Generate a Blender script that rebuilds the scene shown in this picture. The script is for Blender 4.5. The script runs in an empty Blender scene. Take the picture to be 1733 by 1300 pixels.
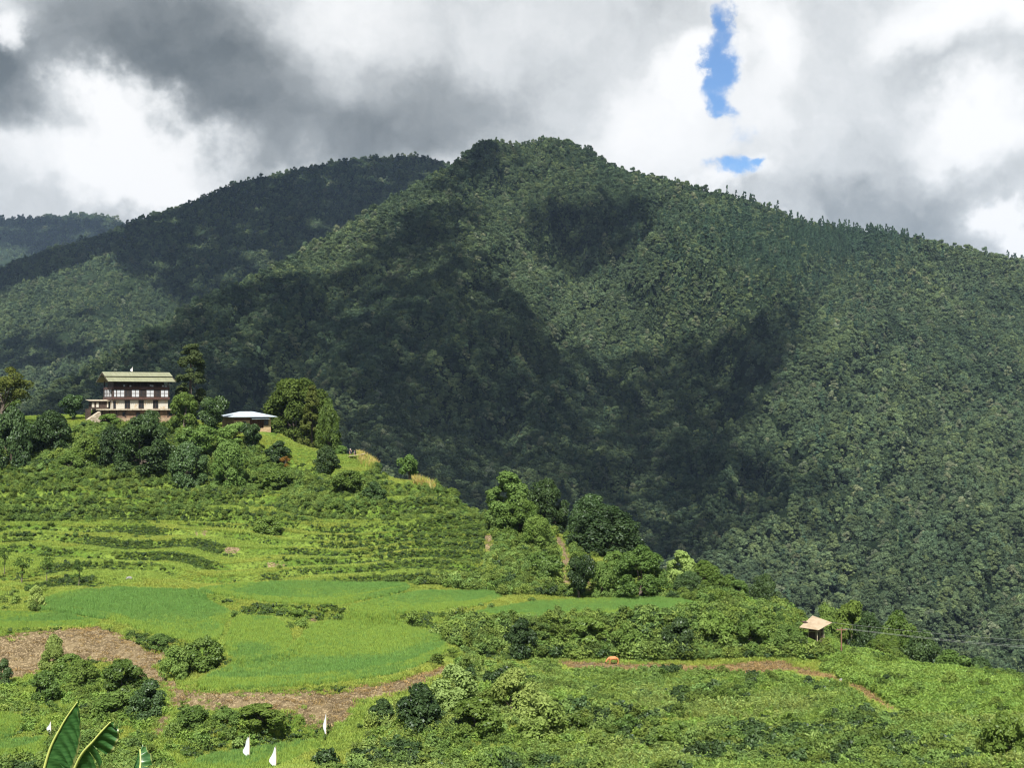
import bpy, math, random
import numpy as np
from mathutils import Vector, Matrix
random.seed(7); rng = np.random.default_rng(7)
S = bpy.context.scene; COL = S.collection
PI = math.pi
# ------------------------------------------------------------------ camera (looks along +Y, level, eye at the origin)
F = 2380.0; CX = 866.5; HZ = 680.0        # pixels of the 1733 x 1300 photograph; HZ is the row of the horizon
cam = bpy.data.objects.new('camera', bpy.data.cameras.new('camera')); COL.objects.link(cam)
cam.rotation_euler = (PI/2, 0, 0); cam.data.sensor_width = 36; cam.data.lens = 36*F/1733
cam.data.shift_y = 30/1733; cam.data.clip_start = 0.3; cam.data.clip_end = 60000
S.camera = cam
# ------------------------------------------------------------------ light
SUN_EL = math.radians(53); SUN_H = Vector((-0.14, -0.99, 0)).normalized()
SUN = Vector((SUN_H.x*math.cos(SUN_EL), SUN_H.y*math.cos(SUN_EL), math.sin(SUN_EL)))
sd = bpy.data.lights.new('sun', 'SUN'); sd.energy = 5.0; sd.angle = math.radians(0.8); sd.color = (1, .955, .88)
so = bpy.data.objects.new('sun', sd); COL.objects.link(so); so.rotation_euler = SUN.to_track_quat('Z', 'Y').to_euler()
EXPO = 1.08; HAZE = 3.0e-5
S.view_settings.view_transform = 'Standard'; S.view_settings.look = 'None'; S.view_settings.exposure = EXPO; S.view_settings.gamma = 1
S.render.engine = 'CYCLES'
cy = S.cycles; cy.max_bounces = 5; cy.diffuse_bounces = 3; cy.glossy_bounces = 1; cy.transmission_bounces = 3; cy.transparent_max_bounces = 8
cy.volume_bounces = 0; cy.use_denoising = True; cy.denoising_prefilter = 'ACCURATE'; cy.denoising_input_passes = 'RGB_ALBEDO_NORMAL'; cy.filter_width = 1.15; cy.sample_clamp_indirect = 4; cy.caustics_reflective = False; cy.caustics_refractive = False

class NT:
    "small helper to wire nodes"
    def __init__(s, tree): s.t = tree; s.t.nodes.clear()
    def n(s, typ, ins=None, **kw):
        nd = s.t.nodes.new(typ)
        for k, v in kw.items(): setattr(nd, k, v)
        for k, v in (ins or {}).items():
            if isinstance(v, bpy.types.NodeSocket): s.t.links.new(v, nd.inputs[k])
            else: nd.inputs[k].default_value = v
        return nd
    def m(s, op, a, b=0.0, c=None, clamp=False):
        ins = {0: a, 1: b}
        if c is not None: ins[2] = c
        return s.n('ShaderNodeMath', ins, operation=op, use_clamp=clamp).outputs[0]
    def vm(s, op, a, b=(0, 0, 0)): return s.n('ShaderNodeVectorMath', {0: a, 1: b}, operation=op)
    def mix(s, f, a, b, blend='MIX'):
        nd = s.n('ShaderNodeMix', None, data_type='RGBA', blend_type=blend)
        for k, v in ((0, f), (6, a), (7, b)):
            if isinstance(v, bpy.types.NodeSocket): s.t.links.new(v, nd.inputs[k])
            else: nd.inputs[k].default_value = v if k == 0 else (*v, 1) if len(v) == 3 else v
        return nd.outputs[2]
    def smooth(s, v, a, b, lo=0.0, hi=1.0):
        return s.n('ShaderNodeMapRange', {'Value': v, 'From Min': a, 'From Max': b, 'To Min': lo, 'To Max': hi}, interpolation_type='SMOOTHERSTEP').outputs[0]
    def noise(s, vec, scale, detail=4.0, rough=.5, lac=2.0, dist=0.0, dim='3D'):
        return s.n('ShaderNodeTexNoise', {'Vector': vec, 'Scale': scale, 'Detail': detail, 'Roughness': rough, 'Lacunarity': lac, 'Distortion': dist}, noise_dimensions=dim)

# ------------------------------------------------------------------ sky: Nishita blue behind broken cumulus and stratus, in world directions
def build_world():
    w = bpy.data.worlds.new('World'); S.world = w; w.use_nodes = True
    N = NT(w.node_tree)
    out = N.n('ShaderNodeOutputWorld')
    tc = N.n('ShaderNodeTexCoord').outputs['Generated']
    sp = N.n('ShaderNodeSeparateXYZ', {0: tc})
    az = N.m('ARCTAN2', sp.outputs[0], sp.outputs[1]); el = N.m('ARCSINE', sp.outputs[2])
    uv = N.n('ShaderNodeCombineXYZ', {0: az, 1: el}).outputs[0]
    # domain warps so that every cloud edge is ragged
    w1 = N.noise(uv, 7.0, 5, .55).outputs['Color']; w2 = N.noise(uv, 26.0, 8, .62).outputs['Color']
    wa = N.vm('SCALE', N.vm('SUBTRACT', w1, (.5, .5, .5)).outputs[0]); wa.inputs['Scale'].default_value = .14
    wb = N.vm('SCALE', N.vm('SUBTRACT', w2, (.5, .5, .5)).outputs[0]); wb.inputs['Scale'].default_value = .046
    uw = N.vm('ADD', N.vm('ADD', uv, wa.outputs[0]).outputs[0], wb.outputs[0]).outputs[0]
    def A(px, py): return (math.atan((px-CX)/F), math.atan((HZ-py)/F))
    def blob(px, py, rx, ry, wt, src=None, hard=0.0):
        u0, v0 = A(px, py)
        d = N.vm('MULTIPLY', N.vm('SUBTRACT', src or uw, (u0, v0, 0)).outputs[0], (F/rx, F/ry, 0)).outputs[0]
        ln = N.vm('LENGTH', d).outputs['Value']
        return N.smooth(ln, hard, 1.35, wt, 0.0)
    L = 0.66
    for b in BLOBS: L = N.m('ADD', blob(*b), L)
    # billow relief inside the clouds
    n1 = N.noise(uw, 9.0, 8, .55).outputs[0]; n2 = N.noise(uw, 26.0, 9, .62).outputs[0]
    L = N.m('ADD', L, N.m('MULTIPLY', N.m('SUBTRACT', n1, .5), .42))
    L = N.m('ADD', L, N.m('MULTIPLY', N.m('SUBTRACT', n2, .5), .26))
    L = N.m('MINIMUM', N.m('MAXIMUM', L, .08), 1.12)
    ramp = N.n('ShaderNodeValToRGB', {0: L}); cr = ramp.color_ramp
    pts = [(0, (.10, .12, .133)), (.2, (.17, .195, .21)), (.45, (.385, .415, .43)), (.68, (.72, .745, .76)), (.86, (.96, .97, .975)), (1, (1.06, 1.06, 1.06))]
    while len(cr.elements) < len(pts): cr.elements.new(.5)
    for e, (p, c) in zip(cr.elements, pts): e.position = p; e.color = (*c, 1)
    cloud = N.vm('SCALE', ramp.outputs[0]); cloud.inputs['Scale'].default_value = 1/2**EXPO
    # gaps of blue
    g = 0.0
    ug = N.vm('ADD', uv, wb.outputs[0]).outputs[0]
    for b in GAPS: g = N.m('ADD', blob(*b, src=ug), g)
    n3 = N.noise(uv, 42.0, 8, .62).outputs[0]
    g = N.m('ADD', g, N.m('MULTIPLY', N.m('SUBTRACT', n3, .5), 1.5))
    gap = N.m('MULTIPLY', N.smooth(g, .25, 1.35), .97)
    # overhead and behind the camera the cover is broken more
    n4 = N.noise(tc, 2.2, 5, .55).outputs[0]
    behind = N.m('MULTIPLY', N.smooth(sp.outputs[2], .34, .55), N.smooth(n4, .42, .56))
    gap = N.m('MAXIMUM', gap, N.m('MULTIPLY', behind, .95))
    sky = N.n('ShaderNodeTexSky', sky_type='NISHITA', sun_disc=False, sun_elevation=SUN_EL, sun_rotation=math.atan2(SUN.x, SUN.y), altitude=1500, air_density=1.0, dust_density=.3, ozone_density=2.5)
    skys = N.vm('MULTIPLY', sky.outputs[0], (.085*.50, .085*.66, .085*.80)).outputs[0]
    col = N.mix(gap, cloud.outputs[0], skys)
    bg = N.n('ShaderNodeBackground', {0: col, 1: 1.0})
    w.node_tree.links.new(bg.outputs[0], out.inputs[0])
    w.cycles.sampling_method = 'MANUAL'; w.cycles.sample_map_resolution = 512
BLOBS = [ # photo column, row, half width, half height, weight
    (280, 90, 230, 180, -.44), (480, 260, 300, 85, -.28), (740, 200, 260, 100, -.24), (560, 40, 230, 80, .16), (380, 190, 160, 90, -.10),
    (15, 160, 115, 120, -.52), (20, 45, 90, 40, .18), (85, 95, 40, 50, .60), (210, 215, 90, 60, .60), (260, 300, 150, 70, .55), (60, 310, 190, 50, .18),
    (330, 345, 150, 30, .25), (980, 50, 240, 100, .02), (1110, 220, 150, 160, .34), (1150, 110, 60, 70, .34), (1285, 60, 90, 110, .34), (1270, 230, 70, 100, .20),
    (1400, 150, 230, 110, .06), (1390, 330, 130, 80, -.02), (1490, 385, 200, 70, -.24), (1500, 260, 110, 90, -.10), (1660, 235, 150, 90, .50), (1650, 30, 220, 80, .40),
    (1705, 395, 50, 32, .60), (1640, 330, 180, 40, -.05), (1230, 330, 70, 30, .28), (640, 330, 260, 40, .04), (900, 60, 150, 60, .08)]
GAPS = [(1224, 35, 24, 44, 1.0), (1212, 95, 32, 56, 1.15), (1214, 150, 42, 50, 1.1), (1245, 120, 20, 46, .5), (1226, 190, 42, 26, 1.0), (1244, 278, 54, 28, 1.35), (1255, 232, 40, 26, .5), (1288, 272, 18, 14, .8), (1690, 372, 26, 10, .4), (1172, 100, 14, 10, .4)]
build_world()

# ------------------------------------------------------------------ geometry helpers
K = 1.4                                        # metres per unit of the foreground depth tables
def P(px, py, Y): return Vector(((px-CX)/F*Y, Y, (HZ-py)/F*Y))
def tag(o, label=None, cat=None, group=None, kind=None):
    for k, v in (('label', label), ('category', cat), ('group', group), ('kind', kind)):
        if v: o[k] = v
    return o
def hash2(ix, iy, seed):
    h = (ix.astype(np.int64)*374761393 + iy.astype(np.int64)*668265263 + seed*1442695041) & 0xffffffff
    h = ((h ^ (h >> 13))*1274126177) & 0xffffffff
    return ((h ^ (h >> 16)) & 0xffff)/65535.0
def vnoise(x, y, seed=0):
    ix = np.floor(x).astype(np.int64); iy = np.floor(y).astype(np.int64); fx = x-ix; fy = y-iy
    fx = fx*fx*(3-2*fx); fy = fy*fy*(3-2*fy)
    a = hash2(ix, iy, seed); b = hash2(ix+1, iy, seed); c = hash2(ix, iy+1, seed); d = hash2(ix+1, iy+1, seed)
    return (a*(1-fx)+b*fx)*(1-fy)+(c*(1-fx)+d*fx)*fy
def fbm(x, y, oct=4, seed=0, gain=.5):
    s = 0; a = 1; t = 0
    for o in range(oct):
        s = s+a*(vnoise(x*2**o+17.3*o, y*2**o+9.1*o, seed+o)-.5); t += a; a *= gain
    return s/t*2
def sstep(a, b, x):
    t = np.clip((x-a)/(b-a), 0, 1); return t*t*(3-2*t)
def inpoly(px, py, poly):
    r = np.zeros(np.shape(px), bool); n = len(poly); j = n-1
    for i in range(n):
        xi, yi = poly[i]; xj, yj = poly[j]
        if yi != yj: r ^= ((yi > py) != (yj > py)) & (px < (xj-xi)*(py-yi)/(yj-yi)+xi)
        j = i
    return r
def link(o, parent=None):
    COL.objects.link(o)
    if parent is not None: o.parent = parent
    return o
def np_mesh(name, V, Q, mats, attrs=None, smooth=False, tri=False):
    me = bpy.data.meshes.new(name); V = np.asarray(V, np.float32); Q = np.asarray(Q, np.int32)
    k = Q.shape[1]
    me.vertices.add(len(V)); me.vertices.foreach_set('co', V.ravel())
    me.loops.add(Q.size); me.loops.foreach_set('vertex_index', Q.ravel())
    me.polygons.add(len(Q)); me.polygons.foreach_set('loop_start', np.arange(0, Q.size, k, dtype=np.int32))
    me.update(calc_edges=True)
    for a, (v) in (attrs or {}).items():
        at = me.attributes.new(a, 'FLOAT', 'POINT'); at.data.foreach_set('value', np.asarray(v, np.float32))
    for m in (mats if isinstance(mats, list) else [mats]): me.materials.append(m)
    if smooth: me.polygons.foreach_set('use_smooth', np.ones(len(Q), bool))
    me.validate(); return me
def grid_faces(nr, nc):
    i = np.arange(nr*nc).reshape(nr, nc)
    return np.stack([i[:-1, :-1].ravel(), i[:-1, 1:].ravel(), i[1:, 1:].ravel(), i[1:, :-1].ravel()], 1)
class MB:
    "collects boxes, prisms and tubes, then links them as one mesh object"
    def __init__(s): s.v = []; s.f = []
    def add(s, vs, fs):
        b = len(s.v); s.v += [tuple(v) for v in vs]; s.f += [tuple(i+b for i in f) for f in fs]; return s
    def box(s, x0, x1, y0, y1, z0, z1):
        return s.add([(x, y, z) for z in (z0, z1) for x, y in ((x0, y0), (x1, y0), (x1, y1), (x0, y1))],
                     [(3, 2, 1, 0), (4, 5, 6, 7), (0, 1, 5, 4), (1, 2, 6, 5), (2, 3, 7, 6), (3, 0, 4, 7)])
    def slab(s, quad, th):
        "a plate of thickness th under four corners"
        a = [Vector(q) for q in quad]; n = (a[1]-a[0]).cross(a[3]-a[0]).normalized()*th
        return s.add(a+[q-n for q in a], [(0, 1, 2, 3), (7, 6, 5, 4), (0, 4, 5, 1), (1, 5, 6, 2), (2, 6, 7, 3), (3, 7, 4, 0)])
    def tube(s, pts, rad, n=6, cap=True):
        pts = [Vector(p) for p in pts]; rad = rad if isinstance(rad, (list, tuple)) else [rad]*len(pts); vs = []; fs = []
        for i, p in enumerate(pts):
            d = (pts[min(i+1, len(pts)-1)]-pts[max(i-1, 0)]).normalized(); u = d.orthogonal().normalized() if i == 0 else (u-d*u.dot(d)).normalized(); w = d.cross(u)
            for k in range(n): a = 2*PI*k/n; vs.append(p+(u*math.cos(a)+w*math.sin(a))*rad[i])
        for i in range(len(pts)-1):
            for k in range(n): fs.append((i*n+k, i*n+(k+1) % n, (i+1)*n+(k+1) % n, (i+1)*n+k))
        if cap: fs += [tuple(range(n))[::-1], tuple((len(pts)-1)*n+k for k in range(n))]
        return s.add(vs, fs)
    def build(s, name, mat, parent=None, smooth=False):
        me = bpy.data.meshes.new(name); me.from_pydata(s.v, [], s.f); me.materials.append(mat)
        if smooth:
            for p in me.polygons: p.use_smooth = True
        me.update(); return link(bpy.data.objects.new(name, me), parent)
def empty(name, loc, rz=0.0):
    o = bpy.data.objects.new(name, None); o.location = loc; o.rotation_euler = (0, 0, rz); o.empty_display_size = .5; return link(o)

# ------------------------------------------------------------------ materials
def mat(name, fn):
    m = bpy.data.materials.new(name); m.use_nodes = True; N = NT(m.node_tree); o = N.n('ShaderNodeOutputMaterial')
    m.node_tree.links.new(fn(N), o.inputs[0]); return m
def foliage(name, a, b, transl=.3, rnd=.35, patch=None, gloss=0.0, hue=.5):
    "leaves: two tints by leaf, each plant a little lighter or darker, broad patches over the land"
    def fn(N):
        t = N.n('ShaderNodeAttribute', attribute_name='tint').outputs['Fac']
        r = N.n('ShaderNodeObjectInfo').outputs['Random']
        c = N.mix(t, a, b)
        c = N.vm('SCALE', c); N.t.links.new(N.m('MULTIPLY_ADD', r, rnd*2, 1-rnd), c.inputs['Scale']); c = c.outputs[0]
        r2 = N.m('FRACT', N.m('MULTIPLY', r, 17.31))
        c = N.mix(N.m('MULTIPLY', r2, hue), c, N.vm('MULTIPLY', c, (1.45, 1.08, .55)).outputs[0])
        if patch:
            pos = N.n('ShaderNodeNewGeometry').outputs['Position']
            pn = N.smooth(N.noise(pos, patch[0], 4, .6).outputs[0], .42, .60)
            c = N.mix(N.m('MULTIPLY', pn, patch[1]), c, N.vm('MULTIPLY', c, patch[2]).outputs[0])
        d = N.n('ShaderNodeBsdfDiffuse', {0: c}).outputs[0]
        tr = N.n('ShaderNodeBsdfTranslucent', {0: N.vm('MULTIPLY', c, (1.25, 1.35, .8)).outputs[0]}).outputs[0]
        sh = N.n('ShaderNodeMixShader', {0: transl, 1: d, 2: tr}).outputs[0]
        if gloss:
            g = N.n('ShaderNodeBsdfGlossy', {0: (.9, .95, 1, 1), 'Roughness': .42}).outputs[0]
            sh = N.n('ShaderNodeMixShader', {0: gloss, 1: sh, 2: g}).outputs[0]
        return sh
    return mat(name, fn)
def plain(name, c, c2=None, scale=3.0, rough=.8, metal=0.0, stretch=(1, 1, 1), lo=.4, hi=.62, bump=0.0):
    def fn(N):
        col = (*c, 1)
        if c2 is not None:
            tc = N.n('ShaderNodeTexCoord').outputs['Object']
            v = N.vm('MULTIPLY', tc, stretch).outputs[0]
            f = N.smooth(N.noise(v, scale, 6, .65).outputs[0], lo, hi); col = N.mix(f, c, c2)
        ins = {'Base Color': col, 'Roughness': rough, 'Metallic': metal}
        if bump:
            tc = N.n('ShaderNodeTexCoord').outputs['Object']
            ins['Normal'] = N.n('ShaderNodeBump', {'Height': N.noise(tc, scale*4, 5, .7).outputs[0], 'Strength': bump, 'Distance': .1}).outputs[0]
        return N.n('ShaderNodeBsdfPrincipled', ins).outputs[0]
    return mat(name, fn)
M = dict(
    forest=foliage('forest_leaf', (.046, .076, .042), (.096, .136, .076), .25, .4, (.0035, .5, (.78, .88, .96)), hue=.22),
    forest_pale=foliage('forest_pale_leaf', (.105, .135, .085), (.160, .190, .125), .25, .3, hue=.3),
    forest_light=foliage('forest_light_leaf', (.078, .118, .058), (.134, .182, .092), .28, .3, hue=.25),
    pine=foliage('pine_needle', (.034, .070, .046), (.064, .108, .066), .2, .3, hue=.2),
    dark=foliage('dark_leaf', (.020, .044, .014), (.074, .122, .044), .28, .3, gloss=.012, hue=.2),
    mid=foliage('mid_leaf', (.050, .098, .020), (.120, .190, .050), .34, .25, gloss=.008, hue=.4),
    light=foliage('light_leaf', (.080, .145, .034), (.155, .240, .076), .38, .2, hue=.4),
    olive=foliage('olive_leaf', (.050, .066, .016), (.125, .150, .042), .32, .2, hue=.3),
    cypress=foliage('cypress_leaf', (.032, .048, .020), (.075, .098, .040), .25, .2, hue=.4),
    scrub=foliage('scrub_leaf', (.076, .130, .036), (.170, .252, .080), .34, .35, (.05, .5, (.65, .74, .7)), hue=.5),
    weed=foliage('weed_leaf', (.150, .215, .062), (.270, .365, .130), .36, .25, (.035, .8, (.62, .76, .60)), hue=.4),
    fern=foliage('fern_leaf', (.150, .240, .058), (.232, .345, .100), .40, .2, (.05, .5, (.78, .86, .75)), hue=.35),
    grass=foliage('grass_blade', (.165, .250, .055), (.265, .360, .092), .42, .25, (.06, .7, (1.18, .98, 1.0)), hue=.35),
    rice=foliage('rice_blade', (.118, .218, .062), (.172, .305, .090), .42, .16, hue=.35),
    rice_young=foliage('young_rice_blade', (.160, .255, .055), (.230, .345, .085), .42, .16, hue=.4),
    rice_deep=foliage('deep_rice_blade', (.112, .212, .056), (.162, .298, .086), .42, .16, hue=.2),
    dry=foliage('dry_stem', (.20, .145, .072), (.32, .245, .130), .3, .35, hue=.3),
    corn=foliage('corn_leaf', (.16, .19, .05), (.46, .40, .19), .35, .3, hue=.5),
    rust=foliage('rust_leaf', (.16, .085, .025), (.22, .13, .03), .3, .2, hue=.2),
    bark=plain('bark', (.075, .058, .042), (.13, .105, .08), 4, .9, bump=.4),
    soil=plain('soil', (.30, .19, .115), (.42, .29, .18), .6, .95),
)
def ground_mat(N):
    pos = N.n('ShaderNodeNewGeometry').outputs['Position']
    soil = N.n('ShaderNodeAttribute', attribute_name='soil').outputs['Fac']
    rice = N.n('ShaderNodeAttribute', attribute_name='rice').outputs['Fac']
    g = N.mix(N.smooth(N.noise(pos, .09, 5, .6).outputs[0], .42, .6), (.085, .145, .024), (.140, .195, .036))
    g = N.mix(N.smooth(N.noise(pos, 1.3, 6, .7).outputs[0], .4, .65), g, (.045, .070, .016))
    g = N.mix(rice, g, (.060, .115, .018))
    s = N.mix(N.smooth(N.noise(pos, .5, 6, .7).outputs[0], .38, .62), (.165, .128, .072), (.078, .058, .034))
    s = N.mix(N.m('MULTIPLY', N.smooth(N.noise(pos, .16, 6, .65).outputs[0], .46, .58), .6), s, (.075, .055, .030))
    s = N.mix(N.smooth(N.noise(pos, 3.5, 5, .75).outputs[0], .45, .68), s, (.30, .235, .140))
    f = N.smooth(N.m('ADD', soil, N.m('MULTIPLY', N.m('SUBTRACT', N.noise(pos, .9, 6, .7).outputs[0], .5), .8)), .38, .55)
    c = N.mix(f, g, s)
    b = N.n('ShaderNodeBump', {'Height': N.noise(pos, 2.2, 8, .75).outputs[0], 'Strength': .8, 'Distance': .35}).outputs[0]
    return N.n('ShaderNodeBsdfDiffuse', {0: c, 'Normal': b}).outputs[0]
M['ground'] = mat('hill_ground', ground_mat)
def hill_mat(N):
    pos = N.n('ShaderNodeNewGeometry').outputs['Position']
    c = N.mix(N.smooth(N.noise(pos, .02, 8, .7).outputs[0], .4, .6), (.012, .020, .010), (.020, .032, .015))
    b = N.n('ShaderNodeBump', {'Height': N.noise(pos, .09, 6, .7).outputs[0], 'Strength': 1.0, 'Distance': 6.0}).outputs[0]
    return N.n('ShaderNodeBsdfDiffuse', {0: c, 'Normal': b}).outputs[0]
M['hill'] = mat('forest_floor', hill_mat)

# ------------------------------------------------------------------ the near hill, as a height field over (bearing column, depth)
PROF = {   # photo column: (row, depth) from near to the crest
 -450: [(1300,109),(1200,126),(1150,138),(1070,143),(1000,174),(940,195),(880,214),(800,237),(745,256),(716,275)],
 0: [(1300,109),(1200,126),(1155,138),(1068,143.5),(1000,174),(940,195),(880,214),(800,237),(750,252),(707,275)],
 150: [(1300,108),(1200,124),(1130,137),(1062,144.5),(1000,174),(950,192),(880,214),(800,237),(740,252),(716,258),(706,266),(704,280)],
 235: [(1300,106),(1200,120),(1150,129),(1085,140),(1000,174),(950,192),(880,214),(800,237),(740,251),(716,258),(708,266),(706,282)],
 300: [(1300,104),(1200,116),(1170,121),(1120,133),(1080,141),(1000,174),(950,192),(880,214),(800,237),(740,250),(718,258),(706,275)],
 450: [(1300,101),(1215,112),(1185,116),(1166,118),(1052,153),(1028,155),(985,176),(940,192),(880,212),(800,236),(740,250),(722,260)],
 600: [(1300,101),(1200,114),(1170,118),(1155,120.2),(1052,153),(1026,155.5),(985,176),(940,190),(880,206),(820,222),(785,236),(769,243)],
 750: [(1300,100),(1200,112),(1135,120),(1100,136),(1080,142),(1040,152),(1000,170),(990,174),(940,188),(880,203),(835,218),(822,226)],
 830: [(1300,99),(1200,112),(1120,140),(1050,147.5),(1015,164),(1000,169),(950,182),(900,196),(874,210)],
 950: [(1300,98),(1200,115),(1130,140),(1110,146),(1048,148),(1014,163),(990,170),(950,183),(915,198),(905,208)],
 1100: [(1300,97),(1200,116),(1130,141),(1112,146),(1048,148),(1012,164),(1000,168),(975,180),(965,190)],
 1250: [(1300,96),(1200,115),(1128,141),(1105,146),(1042,150),(1023,161),(1020,168)],
 1350: [(1300,95),(1200,113),(1140,136),(1110,142),(1064,150),(1052,156)],
 1450: [(1300,94),(1200,110),(1160,122),(1130,134),(1110,142)],
 1600: [(1300,90),(1250,100),(1200,111),(1152,124),(1143,130)],
 1733: [(1300,88),(1250,97),(1200,108),(1164,120),(1160,126)],
 2250: [(1300,84),(1250,92),(1220,100),(1200,112)]}
NEAR = [(0,-1.2),(2,-1.8),(8,-4.3),(20,-8),(50,-16),(74,-21)]
COLS = sorted(PROF)
cpx = np.arange(-450, 2251, 2.5)
Yr = np.concatenate([np.linspace(2, 84, 60), np.arange(84.3, 300, .33), np.geomspace(300.5, 560, 46)])
base = np.zeros((len(Yr), len(COLS))); crest = []
for j, c in enumerate(COLS):
    pts = list(NEAR)
    pr = PROF[c]; z0 = -(pr[0][0]-HZ)/F*pr[0][1]
    for py, Y in pr: pts.append((Y, -(py-HZ)/F*Y))
    Yc, zc = pts[-1]; crest.append(Yc)
    lo = c > 900
    for dy, dz in (((6,-1.0),(20,-5),(45,-16),(100,-48),(240,-130),(700,-175)) if lo else ((6,-.8),(25,-9),(60,-30),(140,-80),(240,-135),(700,-175))):
        pts.append((Yc+dy, zc+dz))
    pts = np.array(pts); base[:, j] = np.interp(Yr, pts[:, 0], pts[:, 1])
def colinterp(A, xs):
    out = np.zeros((A.shape[0], len(xs))); cs = np.array(COLS, float)
    i = np.clip(np.searchsorted(cs, xs, 'right')-1, 0, len(cs)-2); t = (xs-cs[i])/(cs[i+1]-cs[i]); t = t*t*(3-2*t)*.5+t*.5
    return A[:, i]*(1-t)+A[:, i+1]*t
Zg = colinterp(base, cpx)
YY, PX = np.meshgrid(Yr, cpx, indexing='ij')
XX = (PX-CX)/F*YY
def blur(a, n, ax):
    k = np.ones(n)/n; pad = [(0, 0), (0, 0)]; pad[ax] = (n//2, n//2)
    return np.apply_along_axis(lambda v: np.convolve(v, k, 'valid'), ax, np.pad(a, pad, mode='edge'))
Zg = blur(blur(Zg, 9, 1), 9, 1); Zb = blur(blur(Zg, 9, 0), 5, 0)
Zg = np.where(YY > 86, Zb, Zg)
rowpy = lambda Z: HZ-Z*F/YY
Zg = Zg+fbm(XX/14, YY/14, 4, 3)*.45*sstep(20, 90, YY)
PY = rowpy(Zg)
# stepped terraces on the middle slope
TERR = [(-500,1000),(330,992),(700,988),(815,985),(835,900),(800,850),(720,815),(560,775),(430,800),(150,800),(-500,800)]
tm = inpoly(PX, PY, TERR).astype(float); tm = blur(blur(tm, 15, 0), 21, 1)
RISER = np.zeros_like(Zg); TREAD = np.zeros_like(Zg); Zt = Zg.copy()
lowm = blur(blur((PY > 884).astype(float), 21, 0), 21, 1)
for h, wm, a_ in ((1.0, lowm, 2.4), (1.7, 1-lowm, 2.2)):
    wn = fbm(XX/34, YY/34, 3, 11)*a_+fbm(XX/9, YY/9, 2, 12)*.07
    q = (Zg+wn)/h; k = np.floor(q); fr = q-k; st = (k+sstep(.72, .98, fr)+.05*fr)*h-wn
    weak = .75+.25*sstep(-.25, .2, fbm(XX/26+5, YY/18, 3, 31))
    Zt = Zt+(st-Zg)*tm*weak*wm; RISER = np.maximum(RISER, tm*(wm > .5)*(fr > .70)*(fr < .99)); TREAD = np.maximum(TREAD, tm*(wm > .5)*(fr > .22)*(fr < .66))
# level paddies: outline in the photo's columns and rows, height of the water
PAD = [
 (-23.85, [(318,1168),(338,1146),(400,1122),(480,1112),(500,1090),(512,1062),(540,1053),(620,1050),(700,1062),(752,1078),(765,1096),(745,1116),(690,1140),(600,1156),(480,1166),(400,1170)]),
 (-23.35, [(388,1118),(372,1092),(388,1055),(410,1040),(470,1046),(498,1062),(500,1088),(486,1104),(440,1114)]),
 (-23.2, [(56,1056),(60,1020),(100,1003),(200,994),(320,1000),(400,1038),(386,1056),(372,1092),(330,1092),(250,1074),(190,1052),(120,1040)]),
 (-23.3, [(-460,1066),(-460,1040),(0,1034),(60,1036),(120,1040),(190,1054),(150,1062),(60,1066)]),
 (-22.55, [(322,1000),(400,988),(520,984),(690,988),(706,997),(640,1012),(560,1026),(470,1024),(400,1014)]),
 (-22.75, [(575,1030),(640,1014),(712,1001),(840,1000),(858,1012),(800,1030),(700,1040),(620,1040)]),
 (-22.9, [(770,1046),(830,1030),(900,1018),(1000,1013),(1110,1011),(1180,1016),(1245,1022),(1225,1036),(1100,1048),(930,1052),(820,1052)]),
 (-26.9, [(270,1330),(300,1300),(350,1278),(480,1258),(536,1250),(548,1262),(542,1280),(480,1300),(430,1330)]),
 (-27.2, [(-300,1244),(-300,1206),(0,1204),(44,1210),(38,1236),(0,1246)]),
 (-27.7, [(-300,1310),(-300,1258),(0,1252),(84,1246),(104,1256),(60,1286),(0,1300)]),
]
rice = np.zeros_like(Zt); Zp = Zt.copy(); bund = np.zeros_like(Zt); padid = -np.ones(Zt.shape, int)
for i, (lv, poly) in enumerate(PAD):
    pyl = HZ-lv*F/YY; wob = fbm(XX/5, YY/5, 2, 50+i)
    ins = inpoly(PX+wob*4, pyl+wob*1.2, poly) & (YY > 90) & (YY < 200)
    s = blur(blur(ins.astype(float), 3, 0), 5, 1)
    wide = blur(blur(ins.astype(float), 11, 0), 17, 1)
    Zp = np.where(wide > .02, Zp*(1-np.clip(wide*3, 0, 1)*.8)+lv*np.clip(wide*3, 0, 1)*.8, Zp)
    Zp = Zp*(1-s)+(lv-.12)*s
    bund = np.maximum(bund, (wide > .04)*(wide < .6)); rice = np.maximum(rice, sstep(.5, .85, wide)); padid[ins] = i
Zt = Zp
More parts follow.
